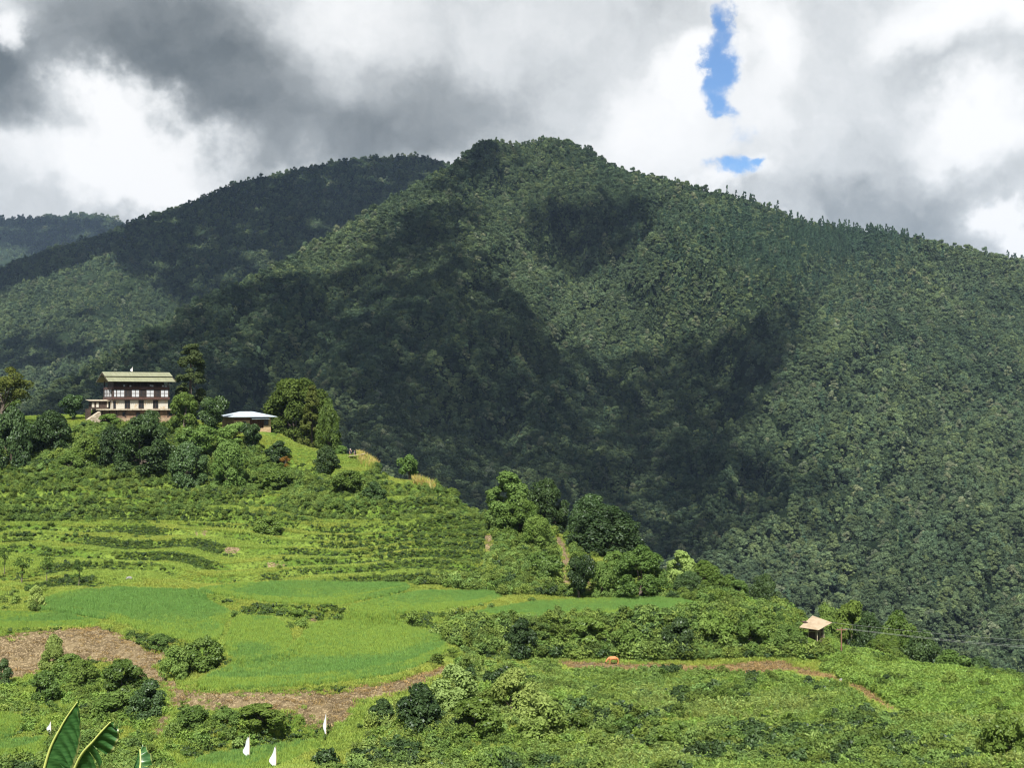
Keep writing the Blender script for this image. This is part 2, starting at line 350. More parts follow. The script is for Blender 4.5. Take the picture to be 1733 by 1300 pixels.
# house platform
hp = np.exp(-(((PX-232)/95)**4))*np.exp(-(((YY-271)/13)**4)); Zt = Zt*(1-hp)+(-3.4)*hp
PY = rowpy(Zt)
DIRT = [
 [(-300,1080),(0,1076),(60,1070),(170,1060),(240,1092),(292,1108),(262,1130),(296,1158),(318,1176),(230,1150),(200,1124),(100,1120),(60,1142),(0,1156),(-300,1160)],
 [(286,1166),(330,1174),(560,1172),(660,1156),(745,1128),(778,1134),(700,1168),(645,1186),(560,1204),(470,1212),(290,1196)],
 [(500,1200),(600,1190),(600,1215),(560,1232),(520,1222)],
 [(930,1118),(1100,1124),(1200,1127),(1290,1118),(1335,1117),(1352,1134),(1300,1144),(1200,1142),(1080,1140),(960,1136)],
 [(1330,1122),(1425,1146),(1424,1158),(1350,1146)], [(1420,1152),(1462,1162),(1520,1200),(1512,1214),(1450,1178)],
 [(936,908),(952,906),(972,945),(965,992),(950,992),(950,950)], [(990,960),(1004,960),(1004,1000),(990,1005)],
 [(820,905),(840,905),(832,935),(822,935)], [(446,952),(490,951),(488,960),(452,963)], [(520,1044),(545,1044),(540,1054),(520,1052)],
 [(320,898),(356,898),(350,906),(322,906)], [(380,925),(410,928),(400,938),(380,936)], [(410,812),(436,814),(430,822),(414,822)],
 [(270,1215),(290,1208),(276,1245),(262,1245)], [(160,706),(300,708),(290,716),(170,716)]]
soil = np.zeros_like(Zt)
for d in DIRT: soil = np.maximum(soil, inpoly(PX, PY, d))
cut = inpoly(PX, PY, DIRT[0]) | inpoly(PX, PY, DIRT[1])
Zt = Zt+cut*(fbm(XX/2.2, YY/2.2, 4, 77)*.35)
soil = blur(blur(soil, 5, 0), 7, 1)*(1-rice)
PY = rowpy(Zt)
V = np.stack([XX.ravel()*K, YY.ravel()*K, Zt.ravel()*K], 1)
hill = link(bpy.data.objects.new('hillside', np_mesh('hillside', V, grid_faces(*Zt.shape), M['ground'], {'soil': soil.ravel(), 'rice': rice.ravel()}, smooth=True)))
tag(hill, kind='structure')
def gidx(px, Y):
    j = np.clip(np.rint((px-cpx[0])/2.5).astype(int), 0, len(cpx)-1); i = np.clip(np.searchsorted(Yr, Y), 0, len(Yr)-1); return i, j
def gz(px, Y):
    "height (table units) of the hill under column px at depth Y"
    px = np.asarray(px, float); Y = np.asarray(Y, float)
    i = np.clip(np.searchsorted(Yr, Y)-1, 0, len(Yr)-2); jf = np.clip((px-cpx[0])/2.5, 0, len(cpx)-1.001); j = jf.astype(int); tx = jf-j
    ty = np.clip((Y-Yr[i])/(Yr[i+1]-Yr[i]), 0, 1)
    return (Zt[i, j]*(1-tx)+Zt[i, j+1]*tx)*(1-ty)+(Zt[i+1, j]*(1-tx)+Zt[i+1, j+1]*tx)*ty
def ground_at(px, py):
    "first depth (table units) at which the hill is seen at that row"
    j = int(np.clip(round((px-cpx[0])/2.5), 0, len(cpx)-1)); c = PY[:, j]; ok = np.where((Yr > 84) & (c <= py))[0]
    return float(Yr[ok[0]]) if len(ok) else None
def crestY(px): return float(np.interp(px, COLS, crest))
def foot(px, py, Y=None):
    "world point of a foot on the hill seen at (px, py), or at depth Y when given"
    if Y is None: Y = ground_at(px, py) or crestY(px)
    return Vector(((px-CX)/F*Y*K, Y*K, float(gz(px, Y))*K)), Y

# ------------------------------------------------------------------ mountains
def tps(pts, gx, gy):
    p = np.array([(a, b) for a, b, _ in pts], float)/400; v = np.array([c for *_, c in pts], float)
    U = lambda r2: np.where(r2 > 1e-12, .5*r2*np.log(np.maximum(r2, 1e-12)), 0)
    d2 = ((p[:, None]-p[None])**2).sum(-1); n = len(p); A = np.zeros((n+3, n+3)); A[:n, :n] = U(d2)+np.eye(n)*.01
    A[:n, n] = 1; A[:n, n+1:] = p; A[n, :n] = 1; A[n+1:, :n] = p.T
    w = np.linalg.solve(A, np.concatenate([v, np.zeros(3)]))
    g = np.stack([gx.ravel(), gy.ravel()], 1)/400; out = w[n]+g@w[n+1:]
    for i in range(n): out += w[i]*U(((g-p[i])**2).sum(-1))
    return out.reshape(gx.shape)
def mountain(name, top, ctrl, x0, x1, bottom, step, nrows, amp, back=(40, 30), label=None):
    xs = np.arange(x0, x1+1, step); tp = np.array(top, float); ty = np.interp(xs, tp[:, 0], tp[:, 1])
    ty = ty+fbm(xs/60, xs*0+3, 4, 91)*2.2
    t = np.linspace(0, 1, nrows)**1.1
    gy = ty[None]+(bottom-ty[None])*t[:, None]; gx = np.broadcast_to(xs, gy.shape)
    D = tps(ctrl, gx, gy)
    X = (gx-CX)/F*D
    r = 1-np.abs(fbm(gx/130+gy/200, gy/170, 3, 5))*2.0
    D = D-amp*(r-.6)*sstep(0, .12, t)[:, None]-amp*.35*fbm(gx/28, gy/28, 3, 8)
    for j in range(1, nrows): D[j] = np.minimum(D[j], D[j-1]-(gy[j]-gy[j-1])*.25)
    Z = (HZ-gy)/F*D; X = (gx-CX)/F*D
    nb = 14; kb = np.arange(nb, 0, -1)[:, None]
    Db = D[:1]+kb*back[0]; Zb_ = Z[:1]-kb*back[1]*(.4+.6*kb/nb); Xb = X[:1]+kb*0
    Vx = np.concatenate([Xb, X]); Vy = np.concatenate([Db, D]); Vz = np.concatenate([Zb_, Z])
    me = np_mesh(name, np.stack([Vx.ravel(), Vy.ravel(), Vz.ravel()], 1), grid_faces(*Vx.shape), M['hill'], smooth=True)
    o = link(bpy.data.objects.new(name, me)); tag(o, kind='structure')
    return dict(X=X, Y=D, Z=Z, px=gx, py=gy, Xb=Vx, Yb=Vy, Zb=Vz, nb=nb)
TOP_MAIN = [(-700,1100),(-200,850),(0,716),(100,652),(200,592),(300,532),(400,482),(450,462),(560,402),(650,346),(760,287),(790,262),(812,242),(835,240),(858,244),(880,250),(905,241),(940,238),(965,243),(1000,258),(1050,292),(1130,308),(1200,328),(1290,352),(1370,384),(1450,392),(1530,402),(1600,418),(1733,450),(2000,540),(2500,760)]
CT_MAIN = [(935,235,2500),(830,238,2470),(880,246,2560),(1050,290,2480),(1200,325,2520),(1370,380,2450),(1530,395,2350),(1733,445,2300),(2100,560,2200),(2400,700,2100),
 (760,285,2430),(650,345,2330),(560,400,2230),(450,465,2120),(400,480,2050),(300,530,1930),(200,590,1800),(100,650,1660),(0,720,1520),(-300,850,1350),(-700,1050,1250),
 (780,390,2230),(860,430,2200),(950,450,2420),(930,360,2330),(1000,520,2260),(1060,590,2160),(1100,350,2340),(1200,440,2200),(1300,480,2120),(1400,510,2040),(1340,570,1930),(1320,640,1830),(1280,760,1640),(1180,890,1450),
 (1240,620,2020),(1180,690,1960),(1120,760,1830),(1060,830,1660),(1600,540,2060),(1600,650,1820),(1733,620,1920),(1500,750,1600),(1733,750,1640),(1500,950,1230),(1733,950,1240),(1733,1150,960),(1400,1050,1080),(2100,900,1400),(2100,700,1900),
 (980,700,1890),(1000,620,2050),(870,500,2060),(800,560,1910),(740,610,1800),(640,680,1620),(560,750,1480),(720,760,1590),(860,700,1830),(860,800,1640),(640,540,1960),(560,600,1860),(480,660,1740),(520,520,2020),(400,560,1860),(300,620,1720),(200,680,1560),
 (900,860,1460),(600,900,1240),(200,900,1180),(1200,1000,1220),(0,900,1200),(-300,1000,1100),(1000,1250,850),(300,1250,850),(1733,1300,820),(-400,1250,850),(2100,1200,900)]
MT = mountain('mountain', TOP_MAIN, CT_MAIN, -600, 2400, 1250, 7, 150, 95)
TOP_BACK = [(-700,700),(-300,560),(0,456),(80,425),(150,405),(215,383),(300,352),(400,312),(500,288),(560,277),(620,268),(690,264),(730,270),(752,277),(800,300),(900,380),(1100,520)]
CT_BACK = [(690,262,3900),(500,285,3800),(300,350,3650),(215,383,3600),(0,455,3400),(-300,560,3200),(-700,700,3000),(900,380,3900),(1100,520,3800),(750,330,3650),(600,400,3400),(450,440,3200),(330,480,3050),(180,430,3250),(100,520,2950),(230,540,2900),(320,520,3000),(0,620,2650),(200,620,2650),(400,600,2750),(-300,700,2600),(-700,850,2500),(0,800,2200),(500,800,2300),(800,600,2900)]
BK = mountain('back_mountain', TOP_BACK, CT_BACK, -700, 1000, 800, 9, 80, 70)
TOP_FAR = [(-900,420),(-500,390),(-100,378),(0,374),(60,369),(100,366),(135,362),(180,366),(212,380),(300,420),(420,480),(700,560)]
CT_FAR = [(0,372,6600),(130,362,6500),(212,380,6400),(-500,390,6800),(-900,420,6900),(300,420,6400),(700,560,6300),(40,430,6100),(0,400,6200),(100,440,6000),(0,520,5600),(300,520,5700),(-500,560,5700),(700,700,5500)]
FR = mountain('far_mountain', TOP_FAR, CT_FAR, -900, 560, 600, 12, 36, 60)
TOP_FR2 = [(1500,520),(1600,470),(1680,443),(1700,438),(1733,444),(1800,470),(2000,560),(2300,640)]
F2 = mountain('far_ridge', TOP_FR2, [(1700,430,3900),(1733,440,3900),(2000,560,3900),(1500,520,3900),(1600,700,3300),(2200,700,3400)], 1500, 2300, 700, 12, 20, 20)
g_ = MB(); R_ = 20000; g_.add([(-R_, -R_, -330), (R_, -R_, -330), (R_, R_, -330), (-R_, R_, -330)], [(0, 1, 2, 3)])
tag(g_.build('valley_ground', M['hill']), kind='structure')

# ------------------------------------------------------------------ leaf clumps
def leaves(C, Nn, size, asp=.6, bend=.15, seed=0):
    "one four-cornered leaf blade per centre C facing Nn"
    r = np.random.default_rng(seed); n = len(C); Nn = Nn/np.maximum(np.linalg.norm(Nn, axis=1, keepdims=True), 1e-6)
    t = r.normal(size=(n, 3)); t -= (t*Nn).sum(1, keepdims=True)*Nn; t /= np.linalg.norm(t, axis=1, keepdims=True); b = np.cross(Nn, t)
    s = (np.asarray(size)*(.65+.7*r.random(n)))[:, None]
    V = np.stack([C-t*s*.5, C+b*s*.5*asp-Nn*s*bend, C+t*s*.5-Nn*s*bend*.5, C-b*s*.5*asp-Nn*s*bend], 1).reshape(-1, 3)
    return V, np.arange(n*4).reshape(n, 4), np.repeat(r.random(n), 4)
def dirs(n, r, up=.2):
    d = r.normal(size=(n, 3)); d[:, 2] += up; return d/np.linalg.norm(d, axis=1, keepdims=True)
def clump_crown(seed, W, H, z0, nclump, per, size, top=.5, cr=.34, shape='round', asp=.62, fill=.15):
    "crown of leaf clumps spread through an uneven envelope: W wide, from z0 to H"
    r = np.random.default_rng(seed); cs = []; rad = []
    hz = H-z0; lob = dirs(7, r, .2); lw_ = .5+.6*r.random(7)
    while len(cs) < nclump:
        d = dirs(1, r, .1)[0]; q = r.random()**.4
        p = d*q*min(1.12, .62+.55*max((lw_*np.clip(lob@d, 0, 1)**3)))
        if shape == 'cone':
            tt = r.random()**.85; rr = (1-tt)**.8*.5+.04; a = r.random()*2*PI; rr *= .4+.6*math.sqrt(r.random())
            p = np.array([math.cos(a)*rr*2, math.sin(a)*rr*2, tt*2-1])
        elif shape == 'column':
            tt = r.random(); rr = .42*math.sin(PI*min(1, .12+tt*.86))**.6+.1; a = r.random()*2*PI; rr *= .4+.6*math.sqrt(r.random())
            p = np.array([math.cos(a)*rr*2, math.sin(a)*rr*2, tt*2-1])
        elif shape == 'dome':
            tt = r.random(); a = r.random()*2*PI; rr = (1-tt**2.4)**.5*(.5+.5*math.sqrt(r.random())); dd = np.array([math.cos(a), math.sin(a), tt*.8]); rr *= min(1.1, .66+.5*max((lw_*np.clip(lob@(dd/np.linalg.norm(dd)), 0, 1)**3)))
            p = np.array([math.cos(a)*rr, math.sin(a)*rr, (tt*2-1)*(1-.22*r.random()*tt)])
        cs.append([p[0]*W*.5*(1-cr*.55), p[1]*W*.5*(1-cr*.55), z0+hz*(.5+.5*p[2]*(1-cr*.5))]); rad.append(cr*W*.5*(.6+.6*r.random())*(1.0 if shape in ('round', 'dome') else .8))
    cs = np.array(cs); rad = np.array(rad)
    k = np.repeat(np.arange(nclump), per); n = len(k); d = dirs(n, r, .45)
    rr = np.where(r.random(n) < fill, r.random(n), .75+.35*r.random(n))
    C = cs[k]+d*(rad[k]*rr)[:, None]*np.array([1, 1, .72]); Nn = d*.7+r.normal(size=(n, 3))*.42+np.array([0, 0, .35])
    V, Q, t = leaves(C, Nn, size, asp, .15, seed+1)
    ct = np.repeat(r.random(nclump)[k], 4); return V, Q, np.clip(t*.55+ct*.45, 0, 1), cs
def blades(seed, n, rad, hgt, wid, lean, curve=.3, base=0.0):
    r = np.random.default_rng(seed); a = r.random(n)*2*PI; q = np.sqrt(r.random(n))*rad
    B = np.stack([np.cos(a)*q, np.sin(a)*q, np.full(n, base)], 1); h_ = hgt*(.6+.5*r.random(n)); la = r.random(n)*2*PI; lm = lean*r.random(n)
    D = np.stack([np.cos(la)*lm, np.sin(la)*lm, np.ones(n)], 1)*h_[:, None]; T = B+D; Mi = B+D*.55-np.stack([np.cos(la), np.sin(la), 0*la], 1)*(lm*h_*curve)[:, None]
    wa = r.random(n)*PI; Wv = np.stack([np.cos(wa), np.sin(wa), 0*wa], 1)*wid*.5
    V = np.stack([B-Wv*.6, B+Wv*.6, Mi+Wv, Mi-Wv, T], 1).reshape(-1, 3)
    i = np.arange(n)*5; Q = np.concatenate([np.stack([i, i+1, i+2, i+3], 1)]); T3 = np.stack([i+3, i+2, i+4, i+4], 1)
    tt = np.stack([r.random(n)*.3, r.random(n)*.3, .4+.4*r.random(n), .4+.4*r.random(n), .7+.3*r.random(n)], 1).ravel()
    return V, Q, T3, tt
def blade_mesh(name, mat_, *a, **k):
    V, Q, T3, t = blades(*a, **k)
    me = bpy.data.meshes.new(name); me.from_pydata(V.tolist(), [], Q.tolist()+[(x[0], x[1], x[2]) for x in T3.tolist()]); me.materials.append(mat_)
    at = me.attributes.new('tint', 'FLOAT', 'POINT'); at.data.foreach_set('value', t.astype(np.float32)); return me
def crown_mesh(name, mat_, *a, **k):
    V, Q, t, cs = clump_crown(*a, **k); return np_mesh(name, V, Q, mat_, {'tint': t}), cs

def scatter(name, pos, scl, rotz, idx, meshes, label, cat, tilt=None):
    "uncountable growth: one object whose points carry copies of a few plants"
    me = bpy.data.meshes.new(name); n = len(pos); me.vertices.add(n); me.vertices.foreach_set('co', np.asarray(pos, np.float32).ravel())
    a = me.attributes.new('scl', 'FLOAT_VECTOR', 'POINT'); scl = np.asarray(scl, np.float32); scl = scl if scl.ndim == 2 else np.repeat(scl[:, None], 3, 1); a.data.foreach_set('vector', scl.ravel())
    rot = np.zeros((n, 3), np.float32); rot[:, 2] = rotz
    if tilt is not None: rot[:, :2] = tilt
    a = me.attributes.new('rot', 'FLOAT_VECTOR', 'POINT'); a.data.foreach_set('vector', rot.ravel())
    a = me.attributes.new('idx', 'INT', 'POINT'); a.data.foreach_set('value', np.asarray(idx, np.int32))
    o = link(bpy.data.objects.new(name, me)); tag(o, label, cat, kind='stuff')
    c = bpy.data.collections.new(name+'_plants')
    for i, m in enumerate(meshes): c.objects.link(bpy.data.objects.new('%s_plant_%02d' % (name, i), m))
    g = bpy.data.node_groups.new(name, 'GeometryNodeTree')
    g.interface.new_socket('Geometry', in_out='INPUT', socket_type='NodeSocketGeometry'); g.interface.new_socket('Geometry', in_out='OUTPUT', socket_type='NodeSocketGeometry')
    gi = g.nodes.new('NodeGroupInput'); go = g.nodes.new('NodeGroupOutput'); ci = g.nodes.new('GeometryNodeCollectionInfo')
    ci.inputs['Collection'].default_value = c; ci.inputs['Separate Children'].default_value = True; ci.inputs['Reset Children'].default_value = True
    ip = g.nodes.new('GeometryNodeInstanceOnPoints'); ip.inputs['Pick Instance'].default_value = True
    def na(nm, ty): x = g.nodes.new('GeometryNodeInputNamedAttribute'); x.data_type = ty; x.inputs[0].default_value = nm; return next(s for s in x.outputs if s.enabled)
    L = g.links.new
    L(gi.outputs[0], ip.inputs['Points']); L(ci.outputs[0], ip.inputs['Instance']); L(na('idx', 'INT'), ip.inputs['Instance Index'])
    L(na('rot', 'FLOAT_VECTOR'), ip.inputs['Rotation']); L(na('scl', 'FLOAT_VECTOR'), ip.inputs['Scale']); L(ip.outputs[0], go.inputs[0])
    md = o.modifiers.new('grow', 'NODES'); md.node_group = g; return o

# ------------------------------------------------------------------ forest on the mountains
def fcrown(i, m, W, H, z0, nc, per, size, **k): return crown_mesh('forest_crown', m, 200+i, W, H, z0, nc, per, size, **k)[0]
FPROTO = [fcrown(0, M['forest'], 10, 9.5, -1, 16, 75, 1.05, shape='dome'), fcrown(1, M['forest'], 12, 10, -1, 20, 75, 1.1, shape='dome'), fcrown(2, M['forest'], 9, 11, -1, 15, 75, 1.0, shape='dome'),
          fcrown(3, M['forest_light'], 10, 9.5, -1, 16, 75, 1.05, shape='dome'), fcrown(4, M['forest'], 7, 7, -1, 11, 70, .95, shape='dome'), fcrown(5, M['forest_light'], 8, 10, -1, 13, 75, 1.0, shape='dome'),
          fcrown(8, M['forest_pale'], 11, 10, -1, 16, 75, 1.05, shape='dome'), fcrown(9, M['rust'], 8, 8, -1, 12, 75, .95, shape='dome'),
          fcrown(6, M['pine'], 6, 18, 0, 24, 46, 1.0, shape='cone', cr=.36), fcrown(7, M['pine'], 5.5, 17, 1, 20, 52, 1.0, shape='column', cr=.42)]
def forest(mt, area_per, scale, ymax, name, label, seed, pine=None, pxr=(-350, 2080)):
    r = np.random.default_rng(seed); X, Y, Z = mt['Xb'], mt['Yb'], mt['Zb']; nb = mt['nb']
    r0 = nb-3
    X, Y, Z = X[r0:], Y[r0:], Z[r0:]
    a = np.abs((X[:-1, 1:]-X[:-1, :-1]))*np.abs(Y[:-1, :-1]-Y[1:, :-1])
    px = CX+X[:-1, :-1]*F/Y[:-1, :-1]; py = HZ-Z[:-1, :-1]*F/Y[:-1, :-1]
    a = (a+.9*np.abs(X[:-1, 1:]-X[:-1, :-1])*np.abs(Z[:-1, :-1]-Z[1:, :-1]))*((px > pxr[0]) & (px < pxr[1]) & (py < ymax(px)))
    n = int(a.sum()/area_per); c = r.choice(a.size, n, p=(a/a.sum()).ravel()); i, j = np.unravel_index(c, a.shape); u = r.random(n); v = r.random(n)
    bl = lambda A: (A[i, j]*(1-u)+A[i, j+1]*u)*(1-v)+(A[i+1, j]*(1-u)+A[i+1, j+1]*u)*v
    pos = np.stack([bl(X), bl(Y), bl(Z)-1.0], 1)
    idx = r.choice(6, n, p=[.2, .2, .16, .12, .22, .1])
    ppx = CX+pos[:, 0]*F/pos[:, 1]; ppy = HZ-pos[:, 2]*F/pos[:, 1]
    idx = np.where(r.random(n) < .035, 6, idx); idx = np.where(r.random(n) < .16*np.exp(-((ppx-1405)/14)**2-((ppy-512)/7)**2), 7, idx)
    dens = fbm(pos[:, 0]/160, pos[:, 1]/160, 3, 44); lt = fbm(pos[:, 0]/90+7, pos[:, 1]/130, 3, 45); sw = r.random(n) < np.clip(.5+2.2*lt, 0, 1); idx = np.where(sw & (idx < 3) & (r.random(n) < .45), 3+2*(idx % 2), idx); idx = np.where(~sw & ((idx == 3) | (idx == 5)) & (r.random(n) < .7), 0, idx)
    if pine is not None:
        w = pine(ppx, ppy)*(1+.5*dens); idx = np.where(r.random(n) < w, 8+(r.random(n) < .5), idx)
    s = scale*(.55+1.0*r.random(n)**2.2)*(1+.3*dens); scl = np.stack([s*(.85+.3*r.random(n)), s*(.85+.3*r.random(n)), s*(.75+.45*r.random(n))], 1)
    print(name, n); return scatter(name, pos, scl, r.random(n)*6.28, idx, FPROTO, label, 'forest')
fgtop = lambda px: np.interp(px, [-500, 0, 160, 300, 470, 600, 760, 830, 950, 1100, 1250, 1400, 1600, 1733, 2200], [720, 720, 715, 720, 735, 785, 835, 890, 925, 985, 1035, 1100, 1155, 1170, 1230])+150
def pines(px, py):
    return np.clip(1.1-np.abs(px-1450)/160-np.abs(py-405)/45, 0, 1)+.5*np.exp(-((px-1330)/150)**2-((py-430)/60)**2)+.08*np.exp(-((px-1250)/200)**2-((py-430)/120)**2)+.006
forest(MT, 26, 1.0, fgtop, 'mountain_forest', 'dense dark green forest covering the big mountain in the middle of the photo', 1, pines)
forest(BK, 70, 1.15, lambda px: np.interp(px, [-700, 0, 450, 760, 1000], [960, 800, 560, 390, 480]), 'back_mountain_forest', 'shaded forest on the long ridge left behind the main peak', 2, pxr=(-500, 900))
forest(FR, 420, 1.9, lambda px: 520+0*px, 'far_mountain_forest', 'bluish forest on the farthest mountain under cloud at the left edge', 3, pxr=(-500, 420))
forest(F2, 150, 1.3, lambda px: 520+0*px, 'far_ridge_forest', 'dark row of conifers on the far ridge at the right edge', 4, lambda px, py: 1+0*px, pxr=(1640, 2200))

# ------------------------------------------------------------------ broken cumulus overhead: it throws the shade that lies on the mountains
SH = [ # layer, outline of the shade in photo columns and rows, cover, puff radius, base height
 (MT, [(430,466),(520,472),(590,455),(640,405),(665,362),(740,342),(800,352),(812,385),(775,412),(820,450),(870,505),(930,575),(1000,615),(1066,604),(1186,592),(1222,552),(1300,528),(1366,505),(1346,560),(1338,602),(1298,665),(1290,705),(1240,748),(1300,775),(1385,798),(1400,832),(1320,872),(1200,932),(1110,965),(900,930),(600,880),(0,900),(-250,880),(-60,760),(60,690),(200,600),(320,520)], 1.75, 13, 1500),
 (MT, [(880,352),(900,346),(960,335),(1050,335),(1100,350),(1080,398),(1010,430),(985,462),(930,440),(885,405)], 1.8, 12, 1500),
 (MT, [(780,262),(812,236),(860,240),(850,262),(800,290),(740,320)], 1.6, 13, 1500),
 (BK, [(-600,640),(-300,560),(0,450),(215,376),(400,304),(560,270),(690,255),(780,275),(860,340),(560,440),(440,500),(330,560),(300,500),(240,470),(180,425),(60,460),(0,490),(-300,600)], 2.8, 28, 1600),
 (BK, [(0,560),(120,545),(160,600),(60,640),(-40,620)], 1.2, 24, 1600),
 (FR, [(-500,380),(0,360),(230,375),(300,430),(120,470),(60,430),(20,408),(-500,430)], 2.4, 50, 2900)]
puff_pos = []; puff_s = []
rc = np.random.default_rng(99)
for mt, poly, cover, rad, Hc in SH:
    X, Y, Z = mt['X'], mt['Y'], mt['Z']; U = X-Z*SUN.x/SUN.z; W2 = Y-Z*SUN.y/SUN.z; du1 = U[:-1, 1:]-U[:-1, :-1]; dw1 = W2[:-1, 1:]-W2[:-1, :-1]; du2 = U[1:, :-1]-U[:-1, :-1]; dw2 = W2[1:, :-1]-W2[:-1, :-1]; a = np.abs(du1*dw2-du2*dw1)
    wob = fbm(X[:-1, :-1]/170, Y[:-1, :-1]/170, 3, 66)*16; ins = inpoly(mt['px'][:-1, :-1]+wob, mt['py'][:-1, :-1]+wob*.7, poly)
    a = a*ins*(1+.45*fbm(X[:-1, :-1]/150, Y[:-1, :-1]/150, 3, 67))
    n = int(a.sum()*cover/(PI*rad*rad*.7)); c = rc.choice(a.size, n, p=(a/a.sum()).ravel()); i, j = np.unravel_index(c, a.shape); u = rc.random(n); v = rc.random(n)
    bl = lambda A: (A[i, j]*(1-u)+A[i, j+1]*u)*(1-v)+(A[i+1, j]*(1-u)+A[i+1, j+1]*u)*v
    p = np.stack([bl(X), bl(Y), bl(Z)], 1); p[:, :2] += rc.normal(size=(n, 2))*(rad*.4+6)
    hh = Hc+rc.random(n)*160; t = (hh-p[:, 2])/SUN.z
    puff_pos.append(p+np.array(SUN)[None]*t[:, None]); puff_s.append(rad*(.5+.8*rc.random(n)))
def puff_mesh(seed):
    import bmesh
    bm = bmesh.new(); bmesh.ops.create_icosphere(bm, subdivisions=3, radius=1)
    from mathutils import noise as mn
    for v in bm.verts:
        v.co *= .8+.55*mn.noise(v.co*1.6+Vector((seed*7, 0, 0)))+.25*mn.noise(v.co*4+Vector((seed, 3, 0))); v.co.z *= .62
    me = bpy.data.meshes.new('cloud_puff'); bm.to_mesh(me); bm.free(); me.materials.append(M['cloud']); me.polygons.foreach_set('use_smooth', [True]*len(me.polygons)); return me
M['cloud'] = plain('cloud_white', (.85, .86, .88), rough=1.0)
pp = np.concatenate(puff_pos); ps = np.concatenate(puff_s); print('puffs', len(pp))
cl = scatter('clouds', pp, ps, rc.random(len(pp))*6.28, rc.integers(0, 3, len(pp)), [puff_mesh(i) for i in range(3)], None, None)

# ------------------------------------------------------------------ growth that nobody could count on the near hill
def Pk(px, py, Yt): return P(px, py, Yt*K)
LAWN = [[(440,728),(470,722),(540,744),(600,778),(640,800),(560,812),(500,802),(462,790),(446,765)], [(262,735),(300,735),(300,790),(278,790)], [(640,800),(700,800),(720,826),(660,820)], [(0,712),(150,700),(150,722),(0,730)]]
UPPER = [(-500,700),(0,712),(150,705),(300,718),(450,770),(600,800),(760,822),(830,870),(835,1008),(690,984),(650,960),(560,905),(300,888),(0,884),(-500,884)]
WEEDS = [(640,1200),(700,1165),(775,1130),(800,1108),(940,1128),(1100,1140),(1290,1142),(1400,1158),(1500,1212),(1560,1230),(1733,1225),(2300,1250),(2300,1500),(560,1500),(600,1300)]
BANK = [(765,1052),(900,1056),(1100,1052),(1240,1040),(1330,1046),(1380,1075),(1400,1120),(1330,1116),(1100,1120),(940,1116),(800,1112),(760,1090)]
MEADOW = [(1250,1022),(1400,1080),(1500,1110),(1733,1150),(2300,1190),(2300,1250),(1733,1232),(1560,1228),(1480,1176),(1400,1150),(1390,1090)]
MIDW = [(830,880),(900,895),(950,905),(1000,960),(1060,990),(1080,1012),(1240,1018),(1260,1026),(1000,1010),(840,1010)]
LOWL = [(-500,1165),(0,1158),(100,1122),(200,1122),(285,1165),(290,1205),(480,1222),(540,1215),(560,1500),(-500,1500)]
def sample(n, seed, pxr=(-380, 2120), Y0=86, Yadd=26, pw=0.0):
    r = np.random.default_rng(seed); px = r.uniform(*pxr, n); ym = np.interp(px, COLS, crest)+Yadd
    Y = Y0+(ym-Y0)*r.random(n); z = gz(px, Y); py = HZ-z*F/Y; i, j = gidx(px, Y)
    return dict(px=px, Y=Y, z=z, py=py, rice=rice[i, j], soil=soil[i, j], riser=RISER[i, j], tread=TREAD[i, j], bund=bund[i, j], terr=tm[i, j], pad=padid[i, j], r=r, n=n,
                pos=np.stack([(px-CX)/F*Y*K, Y*K, z*K], 1))
def keep(s, m): return {k: (v[m] if isinstance(v, np.ndarray) else v) for k, v in s.items()} | {'n': int(m.sum())}
TALL = [False]
HOUSE = lambda s: ((s['px'] > 290) & (s['px'] < 545) & (s['Y'] < 107) & TALL[0]) | ((s['px'] > 160) & (s['px'] < 300) & (s['Y'] > 259) & (s['Y'] < 276)) | ((s['px'] > 385) & (s['px'] < 470) & (s['Y'] > 252) & (s['Y'] < 266)) | ((s['px'] > 1352) & (s['px'] < 1402) & (s['Y'] > 141) & (s['Y'] < 156))
# rice in the level paddies
s = sample(520000, 21, Y0=90, Yadd=-20); s = keep(s, s['rice'] > .55); n = s['n']; r = s['r']
RICEP = [blade_mesh('rice_plant', M[k], 300+i, 26, .30, .78, .085, .30) for i, k in enumerate(('rice', 'rice', 'rice_deep', 'rice_deep', 'rice_young', 'rice_young'))]
tone = fbm(s['pos'][:, 0]/16, s['pos'][:, 1]/22, 4, 71)*1.9+np.array([.0, .25, -.12, .5, -.05, -.12, -.1, .2, 0, .1])[s['pad'].clip(0)]+r.normal(size=n)*.16-.9*(rice[gidx(s['px'], s['Y']-4)] < .5)*-1
s['pos'][:, 2] -= .05; padlevel = np.array([.9, .8, .95, .72, .9, .85, .85, 1.0, .8, .9])[s['pad'].clip(0)]
sc_ = (padlevel*(.8+.3*r.random(n)+.25*fbm(s['pos'][:, 0]/6, s['pos'][:, 1]/6, 3, 5)))
ri = np.where(tone > .38, 4, np.where(tone < -.22, 2, 0))+r.integers(0, 2, n)
print('rice', n); scatter('rice_plants', s['pos'], sc_, r.random(n)*6.28, ri, RICEP, 'young green rice standing in the level paddies', 'rice')
